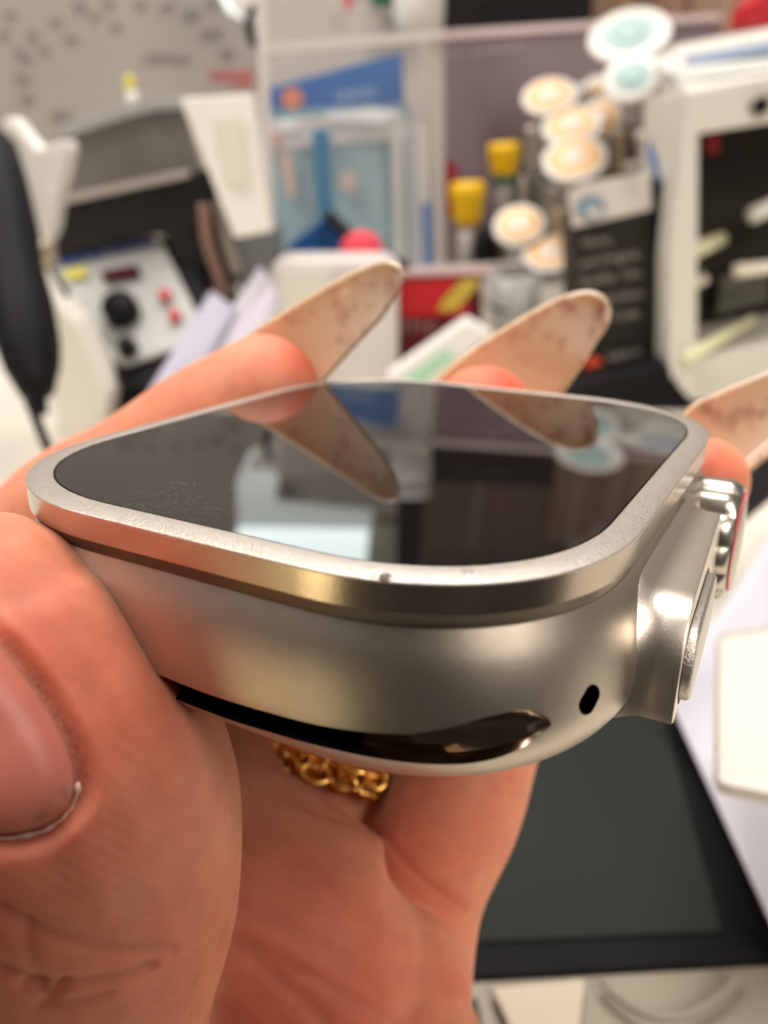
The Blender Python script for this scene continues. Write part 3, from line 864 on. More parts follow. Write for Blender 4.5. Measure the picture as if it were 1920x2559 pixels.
def words(name, txt, x, y, f, h, m, parent, ux=(1, 0), uy=None, lift=0.7, align='CENTER', wide=1.0, bold=0.0):
    cu = bpy.data.curves.new(name, 'FONT'); cu.body = txt; cu.align_x = align; cu.align_y = 'CENTER'; cu.size = 1.0; cu.resolution_u = 3
    cu.offset = bold; cu.extrude = 0.02
    o = bpy.data.objects.new(name, cu); COL.objects.link(o)
    dg = bpy.context.evaluated_depsgraph_get()
    me = bpy.data.meshes.new_from_object(o.evaluated_get(dg)); me.name = name
    bpy.data.objects.remove(o)
    if uy is None: uy = (-ux[1], ux[0])
    s = h * 1.4
    for v in me.vertices:
        px = x + (v.co.x * ux[0] * wide - v.co.y * uy[0]) * s
        py = y + (v.co.x * ux[1] * wide - v.co.y * uy[1]) * s
        v.co = f(px, py, lift + (v.co.z + 0.02) * 5)
    me.materials.clear()
    o = link(name, me, m); put(o, parent)
    return o
def at(o, loc):                        # give a one-mesh thing its origin at a sensible point
    loc = Vector(loc); o.data.transform(Matrix.Translation(-loc)); o.location = loc; return o
def thing(name, loc, label, cat, group=None):
    return empty(name, loc, label, cat, group)
def single(o, label, cat, group=None):
    b = [Vector(v.co) for v in o.data.vertices]
    c = sum(b, Vector()) / len(b); c.z = min(q.z for q in b)
    return tag(at(o, c), label, cat, group)

# mirror view: the point on the upright plane Y mm away that the watch glass shows at dx, dy
Rn = np.array([list(r) for r in R]); tn = np.array(T)
def MV(dx, dy, Y):
    r = ray(dx, dy); n_ = Rn[:, 2]
    S = r * (((tn @ n_) + 0.1) / (r @ n_)); d = r - 2 * (r @ n_) * n_
    s = (Y - (S[2] * CP - S[1] * SP)) / (d[2] * CP - d[1] * SP)
    return c2w(S + d * s)
def mslab(name, pts, Y, th, m, parent=None, bevel=0.001):
    return prism(name, [MV(x, y, Y) for x, y in pts], (0, th / 1000, 0), m, parent, bevel)

# --- speckled board on the wall
spk = mat("grey_board", (0.32, 0.285, 0.26), 0.8, var=0.05, vscale=9)
bp0 = V(-260, 330, 850); bp1 = V(575, 0, 850)
o = prism("pinboard", [Vector((bp0.x, 0.835, 0.02)), Vector((bp1.x, 0.835, 0.02)), Vector((bp1.x, 0.835, 0.75)), Vector((bp0.x, 0.835, 0.75))], (0, 0.008, 0), spk)
single(o, "large grey beige board printed with rows of dark dashes at the upper left", "board")
dsh = mat("dash_print", (0.20, 0.18, 0.165), 0.8)
for k, (zx, zy, a_, b_, rt) in enumerate(((470, 40, 16, 12, .3), (690, 160, 12, 9, 0), (1130, 90, 22, 13, 0), (1250, 200, 26, 13, -.2), (1340, 320, 20, 12, 0), (990, 40, 18, 8, -.4), (830, 30, 14, 8, 0), (130, 330, 24, 10, .6),
                                     (190, 215, 12, 12, 0), (330, 130, 14, 9, 0), (130, 470, 18, 11, .4), (160, 590, 18, 9, 0), (20, 210, 10, 12, 0), (920, 345, 30, 8, -.1), (1060, 350, 26, 7, 0), (640, 20, 14, 8, 0), (260, 300, 14, 7, .3), (420, 230, 16, 7, 0), (560, 100, 12, 8, 0), (360, 690, 26, 12, 0), (60, 90, 12, 8, 0), (1250, 20, 14, 9, .2))):
    q_ = plate("dash", ell(zx * .3647, zy * .3647, a_, b_, 14, rt), UP(834), .4, dsh, None, bevel=0); put(q_, o)
redm = mat("dark_red_card", (0.30, 0.05, 0.05), 0.7)
o = slab("red_tag", [(450, 152), (548, 148), (550, 190), (505, 192), (498, 178), (455, 176)], 800, 4, mat("faded_red", (0.33, 0.11, 0.10), 0.7))
single(o, "small faded red tag on the speckled board above the white carton", "tag")
f = UP(700)
mk = thing("marker", f(285, 215), "small yellow tipped marker standing behind the heat gun station", "marker")
lathe("cap", f(284, 200), f(280, 170) - f(284, 200), [(0, .003), (.003, .0042), (.010, .0040), (.012, .002)], mat("yellow_cap", (0.62, 0.52, 0.08), 0.5), mk)
lathe("barrel", f(292, 232), f(284, 200) - f(292, 232), [(0, .005), (.010, .005), (.013, .003)], WHITE, mk)

# --- hot air station
st = thing("hot_air_station", Ddesk(330, 840), "dark soldering station with a white control panel at the left", "soldering station")
pf = PLN((112, 560, 392), (340, 512, 392), (255, 800, 352))
plate("housing", [(62, 430), (250, 392), (442, 350), (500, 470), (590, 700), (560, 850), (262, 815), (238, 800), (100, 570)], lambda x, y, l=0: pf(x, y, l - 3.0), 1, DGREY, st) if False else None
f2 = lambda x, y, l=0: pf(x, y, l - 3.0)
f2.n = Vector((0, 0.001, -0.0002))
plate("housing", [(88, 560), (352, 500), (392, 505), (500, 745), (470, 800), (262, 832), (236, 812)], f2, 90, BLACK, st, bevel=0.002)
fb = UP(405)
plate("upper_housing", [(92, 470), (100, 430), (404, 370), (448, 362), (482, 480), (500, 620), (440, 740), (352, 505), (90, 565)], UP(400), 35, DGREY, st, bevel=0.003)
plate("front_lip", [(96, 432), (402, 366), (408, 382), (98, 450)], UP(394), 8, mat("lip_grey", (0.42, 0.36, 0.34), 0.35), st)
plate("smoked_lid", [(132, 282), (250, 246), (330, 224), (392, 218), (436, 372), (402, 366), (96, 432), (112, 340)], UP(470), 5, mat("smoked_lid", (0.20, 0.18, 0.16), 0.22, coat=0.4), st)
plate("lid_edge", [(130, 268), (250, 232), (330, 214), (386, 212), (394, 236), (330, 240), (250, 262), (132, 300)], UP(466), 4, mat("lid_edge", (0.42, 0.42, 0.40), 0.3), st)
plate("lower_housing", [(208, 815), (262, 820), (470, 775), (560, 860), (480, 1010), (190, 1010)], UP(360), 70, DGREY, st, bevel=0.003)
pn = plate("control_panel", [(118, 556), (330, 512), (346, 516), (432, 690), (436, 722), (420, 740), (272, 788), (250, 782), (238, 768), (112, 572)], pf, 2.0, mat("panel_white", (0.44, 0.44, 0.425), 0.5), st, lift=0.5)
blue = mat("blue_print", (0.03, 0.07, 0.32), 0.6)
ux = (0.975, -0.22); uy = (0.42, 0.90)
words("lettering", "GAOYUE  STATION", 236, 552, pf, 18, blue, pn, ux, uy, lift=3.0, wide=0.92, bold=0.05)
plate("sticker", [(142, 592), (188, 584), (196, 606), (152, 614)], pf, 0.3, mat("yellow_sticker", (0.62, 0.55, 0.10), 0.5), pn, lift=3.0, bevel=0)
plate("display", [(222, 596), (302, 581), (311, 604), (232, 620)], pf, 1, mat("display_red_glass", (0.055, 0.004, 0.008), 0.15), pn, lift=3.4)
def knob(x, y, r, h, m, name, par):
    c = pf(x, y, 2.8); ax = -pf.n
    s = (pf(x + 1, y) - pf(x, y)).length
    lathe(name, c, ax, [(0, r * s), (h * .7 / 1000, r * s * 0.95), (h / 1000, r * s * .8), (h / 1000 + 1e-5, .0001)], m, par)
knob(272, 688, 37, 9, BLACK, "knob", pn)
knob(284, 765, 21, 5, BLACK, "socket", pn)
rb = mat("red_button", (0.55, 0.05, 0.06), 0.4)
knob(362, 650, 14, 2.5, rb, "button", pn); knob(383, 693, 14, 2.5, rb, "button", pn)
words("lettering", "WIND", 178, 660, pf, 8, mat("grey_print", (0.3, 0.3, 0.32), 0.6), pn, ux, uy, lift=3.0)
cp_ = mat("copper_reflection", (0.26, 0.15, 0.12), 0.35, 0.2)  # pinkish reflections on the dark housing side, built as tubes
tube("reflection_tube", smooth_path([tuple(UP(392)(*q)) for q in ((440, 440), (448, 520), (470, 590), (482, 640))]), 0.0030, cp_, st)
tube("reflection_tube", smooth_path([tuple(UP(396)(*q)) for q in ((478, 430), (490, 510), (512, 590))]), 0.0036, mat("tube_grey", (0.25, 0.22, 0.19), 0.4), st)

# --- heat gun with its cable
g = thing("hot_air_gun", C(60, 900, 250), "black hot air gun hanging nose down at the left edge", "heat gun")
_a, _b = C(-14, 320, 300), C(88, 892, 270); _L = (_b - _a).length
lathe("handle", _a, _b - _a, [(_L * q, r) for q, r in ((-.04, .0060), (0, .0085), (.14, .0098), (.34, .0105), (.48, .0096), (.62, .0108), (.76, .0106), (.84, .0092), (.90, .0068), (.93, .0058), (.94, .0030), (1.0, .0024))], BLACK, g)
lathe("shell", C(-50, 310, 325), C(15, 830, 290) - C(-50, 310, 325), [(0, .007), (.012, .0118), (.05, .0130), (.068, .0120), (.082, .0095), (.087, .004)], DGREY, g)
tube("cable", smooth_path([tuple(C(*q)) for q in ((60, 860, 262), (80, 910, 262), (100, 960, 264), (122, 1010, 268), (140, 1080, 276))]), 0.0016, BLACK, g)
lathe("nozzle_ring", C(68, 560, 300), C(104, 535, 310) - C(68, 560, 300), [(0, .0045), (.004, .006), (.009, .006), (.012, .004)], mat("brass_ring", (0.45, 0.38, 0.28), 0.3, 0.6), g)

# --- white bracket
f = UP(360)
o = plate("white_bracket", [(2, 262), (20, 250), (78, 322), (140, 300), (148, 322), (122, 430), (112, 500), (92, 540), (66, 500), (40, 420), (4, 330)], f, 14, mat("glossy_white", (0.86, 0.83, 0.79), 0.3), None, bevel=0.0015)
single(o, "white forked plastic bracket beside the heat gun", "bracket")
# --- white carton next to the station
wc = thing("white_carton", V(500, 520, 520), "tall white carton standing between the station and the clear bin", "box")
plate("body", [(388, 212), (545, 202), (583, 500), (507, 515)], UP(386), 12, mat("bright_white_card", (0.90, 0.87, 0.82), 0.5), wc, bevel=0.001)
plate("flap", [(462, 258), (520, 246), (534, 398), (488, 404)], UP(384), 1.2, mat("flap_card", (0.80, 0.74, 0.66), 0.6), wc)
o = plate("grey_block", [(500, 510), (590, 500), (600, 600), (520, 640)], UP(470), 40, mat("mid_grey", (0.20, 0.20, 0.195), 0.6))
single(o, "grey block on the bench below the white carton", "block")
o = plate("power_brick", [(118, 655), (160, 700), (232, 850), (212, 1000), (128, 1000)], UP(330), 20, mat("bright_white_case", (0.84, 0.80, 0.72), 0.5))
single(o, "pale cream case standing between the heat gun and the dark station", "case")

# --- crumpled white papers behind the index finger
def sheet(name, quad, z, amp, m, label, seed, n=14):
    rr = random.Random(seed); ph_ = [rr.uniform(0, 6) for _ in range(6)]
    vs, fs = [], []
    for i in range(n + 1):
        for j in range(n + 1):
            s, t = i / n, j / n
            x = (quad[0][0] * (1 - s) + quad[1][0] * s) * (1 - t) + (quad[3][0] * (1 - s) + quad[2][0] * s) * t
            y = (quad[0][1] * (1 - s) + quad[1][1] * s) * (1 - t) + (quad[3][1] * (1 - s) + quad[2][1] * s) * t
            zz = (z[0] * (1 - s) + z[1] * s) * (1 - t) + (z[3] * (1 - s) + z[2] * s) * t
            zz += amp * (math.sin(5 * s + 3 * t + ph_[0]) + .6 * math.sin(9 * t - 4 * s + ph_[1]) + .4 * math.sin(14 * s + 5 * t + ph_[2]))
            vs.append(C(x, y, zz))
    for i in range(n):
        for j in range(n):
            a = i * (n + 1) + j
            fs.append((a, a + 1, a + n + 2, a + n + 1))
    o = mesh_obj(name, vs, fs, m, None, True)
    sd = o.modifiers.new("t", 'SOLIDIFY'); sd.thickness = 0.0003
    return single(o, label, "paper")
sheet("paper_sheet", [(455, 628), (512, 668), (400, 900), (300, 880)], [290, 288, 250, 250], 1.5, PAPER, "lilac white paper corner rising behind the index finger, left one", 1)
sheet("paper_sheet", [(562, 575), (610, 640), (520, 880), (345, 890)], [300, 300, 255, 255], 1.5, mat("paper_warm", (0.44, 0.41, 0.46), 0.8), "folded white paper leaning against the white bottle behind the index nail", 2)

# --- clear acrylic bin full of blue packets
def acrylic(name, col=(0.9, 0.88, 0.88), alpha=0.35):
    m, n, l, b = new_mat(name)
    b.inputs["Base Color"].default_value = (*col, 1); b.inputs["Roughness"].default_value = 0.15
    b.inputs["Alpha"].default_value = alpha
    return m
ACR = acrylic("clear_acrylic", (0.85, 0.80, 0.78), 0.28)
EDG = mat("acrylic_edge", (0.80, 0.74, 0.72), 0.25)
bn = thing("acrylic_bin", V(760, 575, 530), "tall clear acrylic bin holding blue packets and tools", "bin")
f = UP(500)
plate("front_pane", [(568, 110), (955, 85), (962, 578), (590, 582)], f, 3, acrylic("clear_front", (0.9, 0.9, 0.9), 0.05), bn)
plate("edge_strip", [(553, -10), (572, -10), (598, 580), (578, 584)], UP(498), 5, EDG, bn)
plate("edge_strip", [(930, 85), (958, 80), (962, 578), (944, 580)], UP(497), 5, mat("acrylic_edge_grey", (0.52, 0.48, 0.46), 0.3), bn)
plate("back_pane", [(560, -60), (955, 60), (962, 560), (590, 565)], UP(585), 3, mat("frosted_pane", (0.56, 0.51, 0.47), 0.5), bn)
plate("top_rim", [(575, 98), (955, 66), (957, 84), (575, 120)], UP(494), 4, mat("rim_frost", (0.70, 0.64, 0.60), 0.4), bn)
tealp = mat("blue_header", (0.0, 0.11, 0.40), 0.45)
pk = thing("blue_packet", V(720, 420, 560), "blue topped card packet at the back of the acrylic bin", "packet")
plate("header_card", [(580, 190), (868, 112), (876, 262), (580, 300)], UP(560), 2, tealp, pk)
plate("logo", ell(632, 212, 24, 24, 18), UP(559), .5, mat("orange_logo", (0.75, 0.22, 0.13), 0.5), pk)
words("lettering", "iPhone 7G", 770, 205, UP(557), 24, mat("pale_print", (0.35, 0.52, 0.66), 0.6), pk, (0.985, -0.15)) if False else words("lettering", "SERIES", 770, 205, UP(557), 24, mat("pale_print", (0.35, 0.52, 0.66), 0.6), pk, (0.985, -0.15))
plate("pouch", [(584, 240), (884, 222), (900, 590), (600, 590)], UP(552), 3, mat("pouch_blue_grey", (0.24, 0.38, 0.46), 0.35, coat=0.3), pk)
pk = thing("clear_packet", V(720, 520, 545), "pale see-through packet in front of the blue header card", "packet")
plate("pouch", [(578, 300), (872, 285), (880, 590), (604, 590)], UP(535), 3, mat("pouch_grey", (0.30, 0.45, 0.52), 0.3, coat=0.5, var=0.15, vscale=30), pk)
plate("seal", [(576, 262), (700, 250), (860, 236), (885, 262), (880, 300), (720, 312), (578, 330)], UP(533), 3, mat("pouch_seal", (0.60, 0.58, 0.58), 0.25, coat=0.6, var=0.2, vscale=60), pk)
plate("painted_gleam", [(700, 245), (760, 238), (812, 232), (850, 246), (826, 268), (760, 262), (705, 262)], UP(530), 1.5, mat("film_gloss", (0.85, 0.86, 0.88), 0.2, coat=1.0), pk)  # pale plates give the film its highlights by colour
plate("painted_gleam", [(595, 262), (642, 256), (640, 282), (598, 284)], UP(530), 1.5, mat("film_gloss", (0.85, 0.86, 0.88), 0.2, coat=1.0), pk)
plate("logo", ell(594, 300, 18, 12, 16), UP(531), .5, mat("faded_orange", (0.68, 0.36, 0.30), 0.5), pk)
plate("print", [(600, 330), (628, 330), (642, 420), (622, 428)], UP(531), .5, mat("skin_print", (0.62, 0.45, 0.40), 0.5), pk)
plate("print", ell(752, 392, 20, 26, 16), UP(531), .5, mat("skin_print", (0.60, 0.50, 0.46), 0.5), pk)
for k, (x0, x1, c) in enumerate(((846, 868, (0.62, 0.60, 0.58)), (876, 905, (0.45, 0.46, 0.50)), (900, 925, (0.62, 0.60, 0.57)))):
    o = plate("filed_card", [(x0, 280 - 3 * k), (x1, 278 - 3 * k), (x1 + 6, 588), (x0 + 10, 590)], UP(518 - 6 * k), 3, mat("filed_card_%s" % "abc"[k], c, 0.5))
    single(o, ["narrow pale card filed upright, left of the grey one", "narrow grey card filed upright between two pale ones", "narrow pale card filed beside the bin's right edge"][k], "card", "cards filed in the acrylic bin")
o = plate("blue_card", [(912, 440), (932, 436), (938, 580), (916, 584)], UP(505), 3, mat("blue_card", (0.03, 0.14, 0.42), 0.5))
single(o, "deep blue card edge low at the right end of the bin", "card")
o = plate("teal_pen", [(672, 286), (682, 276), (706, 276), (712, 284), (720, 452), (694, 490), (684, 450)], UP(505), 9, mat("teal_plastic", (0.0, 0.17, 0.36), 0.4), bevel=0.002)
single(o, "teal blue plastic strip standing in the bin", "tool")
bt = thing("blue_spatula", V(660, 560, 480), "blue triangular plastic tool behind the red cap", "tool")
plate("blade", [(690, 478), (712, 474), (740, 520), (752, 580), (596, 580), (622, 530)], UP(480), 7, mat("blue_plastic", (0.004, 0.075, 0.25), 0.4), bt, bevel=0.002)
tube("black_tool", smooth_path([tuple(C(*q)) for q in ((712, 468, 440), (760, 515, 430), (820, 552, 420), (880, 585, 412))]), [0.0040] * 25, BLACK, None)
single(bpy.data.objects["black_tool"], "black round handled tool lying across the blue spatula", "tool")
rc = thing("red_cap_bottle", V(782, 600, 440), "round coral red bottle cap behind the first long nail", "bottle")
lathe("cap", V(782, 548, 430), Vector((0, -1, 0.25)), [(-.012, .0098), (0, .0115), (.004, .011), (.006, .009), (.0065, .0001)], mat("coral_red", (0.74, 0.045, 0.08), 0.5), rc)
lathe("bottle", V(785, 600, 440), Vector((0, 0, 1)), [(-.055, .010), (-.004, .010), (.005, .007), (.008, .007)], WHITE, rc)
# --- white squeeze bottle
wb = thing("white_bottle", V(700, 820, 400), "broad white plastic bottle behind the first long nail", "bottle")
plate("body", rnd_rect(582, 562, 862, 1000, 36), UP(380), 34, mat("milky_plastic", (0.62, 0.57, 0.55), 0.4), wb, bevel=0.004)
plate("label_face", [(600, 580), (716, 578), (720, 700), (604, 710)], UP(378), 1.2, mat("milky_light", (0.68, 0.66, 0.60), 0.45), wb)

# --- red carton with yellow stripe
rcn = thing("red_carton", V(950, 800, 420), "red and dark carton with a yellow diagonal stripe", "box")
plate("body", [(862, 592), (1040, 588), (1046, 800), (862, 800)], UP(400), 14, mat("maroon_card", (0.10, 0.012, 0.014), 0.5), rcn, bevel=0.001)
plate("red_face", [(864, 606), (1010, 600), (1012, 680), (866, 686)], UP(399), 1.2, mat("red_card", (0.50, 0.003, 0.01), 0.5), rcn)
plate("yellow_stripe", [(1000, 604), (1038, 600), (1030, 622), (985, 672), (946, 672), (956, 650)], UP(397), 1.2, mat("mustard_card", (0.52, 0.38, 0.05), 0.5), rcn)
words("lettering", "ETHI", 902, 706, UP(398), 26, mat("grey_red_print", (0.35, 0.20, 0.19), 0.6), rcn)
plate("top_edge", [(860, 584), (1060, 578), (1060, 592), (862, 598)], UP(397), 3, mat("pinkish_card", (0.60, 0.40, 0.40), 0.5), rcn)
# --- green white card box
gb = thing("green_white_box", V(950, 830, 370), "white box with a mint green patch lying slanted behind the watch", "box")
plate("body", [(838, 812), (1012, 690), (1068, 720), (905, 850), (838, 850)], UP(360), 12, WHITE, gb, bevel=0.002)
plate("green_patch", [(872, 822), (965, 756), (985, 772), (905, 836)], UP(358), 1.2, mat("mint", (0.36, 0.62, 0.44), 0.5), gb)
# --- grey cup
cb = V(1112, 720, 450)
cup = thing("plastic_cup", cb, "grey translucent cup between the red carton and the black carton", "cup")
s = (V(1113, 600, 440) - V(1112, 600, 440)).length
lathe("wall", V(1112, 800, 440), V(1112, 600, 440) - V(1112, 800, 440), [(0, 44 * s), (.030, 50 * s), ((V(1112, 590, 440) - V(1112, 800, 440)).length, 58 * s), ((V(1112, 590, 440) - V(1112, 800, 440)).length, 52 * s), (.025, 46 * s), (.024, .0001)], mat("cup_grey", (0.36, 0.35, 0.33), 0.35), cup, n=36)
lathe("contents", V(1112, 625, 440), (0, 0, 1), [(-.01, 51 * s), (.0, 51 * s), (.0002, .0001)], DGREY, cup)

# --- lavender panel and what stands on the shelf behind it
LAV = mat("lavender_panel", (0.27, 0.195, 0.225), 0.35, var=0.12, vscale=14, coat=0.2)
lp = thing("lavender_panel", V(1120, 575, 585), "matt lavender plastic panel behind the yellow capped bottles", "panel")
plate("sheet", [(958, 82), (1310, 58), (1560, 40), (1560, 585), (958, 585)], UP(580), 3, LAV, lp)
plate("top_edge", [(952, 66), (1310, 44), (1560, 28), (1560, 44), (1310, 60), (952, 86)], UP(577), 6, mat("pink_edge", (0.78, 0.62, 0.62), 0.3), lp)
words("lettering", "for Battery", 1010, 930, lambda x, y, l=0: MV(x, y, 577) + Vector((0, -l / 1000, 0)), 15, mat("lavender_print", (0.50, 0.40, 0.43), 0.4), lp, (0.99, 0.11), lift=0.8, wide=1.5)
o = plate("front_ledge", [(862, 580), (1245, 562), (1245, 584), (1060, 592), (862, 604)], UP(450), 5, mat("ledge_acrylic", (0.50, 0.45, 0.43), 0.3))
single(o, "pale acrylic ledge in front of the bottles", "ledge")
bb = thing("black_box", V(1100, 60, 620), "long black box on the shelf at the top", "box")
o2 = prism("body", [V(935, 62, 620), V(1278, 40, 620), V(1290, -66, 620), V(925, -52, 620)], (0, .05, 0), mat("black_card", (0.016, 0.014, 0.015), 0.6), bb)
words("lettering", "FOR 17.8Wh", 1100, -20, UP(619), 20, mat("dim_print", (0.10, 0.10, 0.10), 0.6), bb, (0.998, -0.05), lift=0.8)
for k, (x0, x1, y0, y1, Y, c, nm_, lb) in enumerate((
    (1290, 1420, -260, 60, 700, (0.24, 0.15, 0.09), "brown_carton", "brown carton on the shelf, just behind the teal lids"),
    (1424, 1500, -200, 70, 690, (0.30, 0.17, 0.12), "brown_carton", "reddish brown carton, second from the right on the shelf"),
    (1504, 1640, -220, 70, 680, (0.38, 0.24, 0.17), "brown_carton", "light brown carton at the upper right corner"),
    (900, 1285, -300, -70, 700, (0.13, 0.08, 0.05), "brown_carton", "wide dark brown carton above the long black box"))):
    t_ = thing(nm_, V(x0, y1, Y), lb, "carton", "cartons on the shelf")
    plate("body", [(x0, y0), (x1, y0), (x1, y1), (x0, y1)], UP(Y), 60, mat("kraft_%d" % k, c, 0.7, var=0.12, vscale=20), t_, bevel=0.002)
    plate("tape", [((x0 * .5 + x1 * .5) - 8, y0 + 2), ((x0 * .5 + x1 * .5) + 8, y0 + 2), ((x0 * .5 + x1 * .5) + 8, y1 - 2), ((x0 * .5 + x1 * .5) - 8, y1 - 2)], UP(Y - 1), .8, mat("tape_%d" % k, tuple(q * 1.35 for q in c), 0.3), t_)
o = plate("red_tin", [(1626, 6), (1700, -60), (1700, 60), (1618, 52)], UP(560), 30, mat("bright_red", (0.62, 0.02, 0.03), 0.4))
single(o, "bright red tin in the top right corner", "tin")
jr = thing("white_jar", V(905, 60, 540), "glossy white jar standing on the rim of the clear bin", "jar")
lathe("body", V(905, 72, 545), (0, 0, 1), [(0, .010), (.002, .0145), (.022, .0150), (.026, .0135)], mat("jar_white", (0.82, 0.82, 0.79), 0.2), jr)
lathe("lid", V(905, 72, 545) + Vector((0, 0, .0262)), (0, 0, 1), [(0, .0148), (.008, .0148), (.009, .013), (.0092, .0001)], WHITE, jr)
fm = sheet("plastic_film", [(690, 52), (862, 30), (870, 72), (700, 84)], [560, 560, 545, 548], 2.2, mat("film_gloss", (0.85, 0.86, 0.88), 0.2, coat=1.0), "crinkled shiny film beside the white jar", 5)
fm["category"] = "film"
o = plate("red_clip", [(742, -10), (762, -10), (758, 18), (748, 22)], UP(560), 6, mat("clip_red", (0.70, 0.05, 0.08), 0.4)); single(o, "tiny red clip at the top edge of the picture", "clip")
o = plate("green_clip", [(800, -20), (852, -20), (850, 12), (806, 14)], UP(575), 6, mat("clip_green", (0.03, 0.13, 0.08), 0.4)); single(o, "dark green clip beside the white jar", "clip")
o = plate("white_spool", [(480, -30), (566, -30), (560, 4), (530, 34), (506, 22)], UP(610), 20, mat("bright_white_card", (0.86, 0.84, 0.8), 0.5), bevel=0.002); single(o, "bright white wedge at the top edge by the clear bin", "holder")
tube("dark_cable", smooth_path([tuple(UP(600)(*q)) for q in ((552, 14), (538, 40), (540, 70), (552, 100))]), 0.0028, BLACK)
single(bpy.data.objects["dark_cable"], "short dark curved cable at the corner of the clear bin", "cable")

# --- yellow capped bottles
def dropper(x, y, r, Y, ln, lb, band):
    t_ = thing("dropper_bottle", V(x, y + ln, Y), lb, "bottle", "yellow capped dropper bottles")
    s = (V(x + 1, y, Y) - V(x, y, Y)).length
    top = V(x, y - r, Y); bot = V(x, y + ln, Y); d = top - bot; L = d.length
    lathe("cap", bot + d * 0.50, d, [(0, r * .72 * s), (L * .12, r * .86 * s), (L * .28, r * .95 * s), (L * .30, r * 1.0 * s), (L * .45, r * 1.0 * s), (L * .49, r * .8 * s), (L * .495, .0001)], mat("yellow_cap_bright", (0.78, 0.46, 0.0), 0.4), t_)
    if band: lathe("green_collar", bot + d * 0.40, d, [(0, r * .8 * s), (L * .10, r * .8 * s)], mat("green_collar", (0.01, 0.13, 0.08), 0.4), t_)
    lathe("tube", bot, d, [(0, r * .55 * s), (L * .5, r * .55 * s)], mat("clear_tube", (0.46, 0.43, 0.41), 0.2), t_)
dropper(1090, 342, 36, 520, 110, "yellow capped bottle with a green collar, the farther one", True)
dropper(1010, 428, 38, 500, 150, "yellow capped bottle low beside the bin, the nearer one", False)
o = plate("red_strip", [(962, 345), (985, 350), (1000, 420), (975, 470), (962, 460)], UP(560), 4, mat("dim_red", (0.28, 0.01, 0.02), 0.5)); single(o, "dark red strip behind the nearer yellow cap", "strip")
o = lathe("small_jar", V(1050, 590, 490), (0, 0, 1), [(0, .007), (.010, .0078), (.022, .007), (.026, .005), (.0262, .0001)], BLACK); single(o, "small black jar between the yellow caps and the lids", "jar")
o = plate("shadow_box", [(1150, 300), (1440, 250), (1460, 600), (1030, 600), (1070, 480)], UP(560), 12, mat("taupe_dark", (0.10, 0.085, 0.075), 0.6), bevel=0.002); single(o, "dark taupe box behind the orange lidded vials", "box")  # dark upright slab behind the vials

# --- vials with round lids
def vial(x, y, rx, ry, z, ring, centre, lb, grp, ln=42, outer=0.80, stem=0.5):
    r0 = ray(x, y); vd = r0 / np.linalg.norm(r0)
    q = min(0.98, ry / rx)
    up = np.array([0, -1, 0.0]); up -= vd * (up @ vd); up /= np.linalg.norm(up)
    ax = -vd * q + up * math.sqrt(1 - q * q)
    s = z * 1920 / 1660 / 2000 / 1000
    c = c2w(r0 * z); A = c2w(ax) - c2w(np.zeros(3)); A = A * 1000
    t_ = thing("lidded_vial", c - A.normalized() * ln / 1000, lb, "vial", grp)
    R0 = rx * s
    ld = lathe("lid", c - A * .003, A, [(0, R0 * .93), (.001, R0), (.0026, R0), (.003, R0 * .95), (.0032, R0 * .62), (.0030, .0001)], mat("lid_white_" + grp[:4], (0.62, 0.59, 0.54), 0.35), t_, n=40)
    lathe("label_ring", c + A * .00005, A, [(0, R0 * outer), (.0004, R0 * (outer - .02)), (.0005, R0 * .45), (.0004, R0 * .40)], ring, ld, n=40)
    lathe("centre", c + A * .00006, A, [(0, R0 * .42), (.0007, R0 * .40), (.0008, .0001)], centre, ld, n=30)
    lathe("glass", c - A * ln / 1000, A, [(0, R0 * stem * .7), (.002, R0 * stem), (ln / 1000 - .003, R0 * stem)], acrylic("vial_glass", (0.6, 0.58, 0.55), 0.45), t_)
orr = spots("orange_print", (0.72, 0.37, 0.11), (0.75, 0.55, 0.33), 300, 0.45, 0.62, 0.45)
ctr = mat("cream_print", (0.70, 0.60, 0.50), 0.5)
tl = mat("teal_print", (0.34, 0.47, 0.46), 0.45)
G1 = "orange lidded vials on the bench"
vial(1188, 205, 60, 36, 452, orr, ctr, "orange and white lid, highest of the orange ones in front of the lavender panel", G1)
vial(1236, 268, 64, 38, 440, orr, ctr, "orange and white lid overlapping those above and below it", G1)
vial(1242, 340, 70, 45, 425, orr, ctr, "orange and white lid just above the white top of the black carton", G1)
vial(1122, 485, 56, 42, 440, orr, ctr, "orange and white lid beside the nearer yellow cap", G1, 25)
vial(1190, 545, 60, 38, 432, orr, ctr, "orange and white lid lowest and touching the black carton", G1, 18)
vial(1300, 255, 42, 40, 470, orr, ctr, "small orange lid half hidden between the other lids and the white machine", G1)
vial(1290, 195, 30, 36, 480, ctr, orr, "cream lid tilted sideways below the teal lids", G1)
G2 = "teal lidded jars by the white machine"
vial(1360, 72, 88, 50, 400, tl, tl, "large white lid with a teal middle, the upper of two", G2, 30, 0.66, 0.22)
vial(1366, 165, 62, 46, 385, tl, tl, "white lid with a teal middle half hidden by the white machine", G2, 30, 0.66, 0.3)

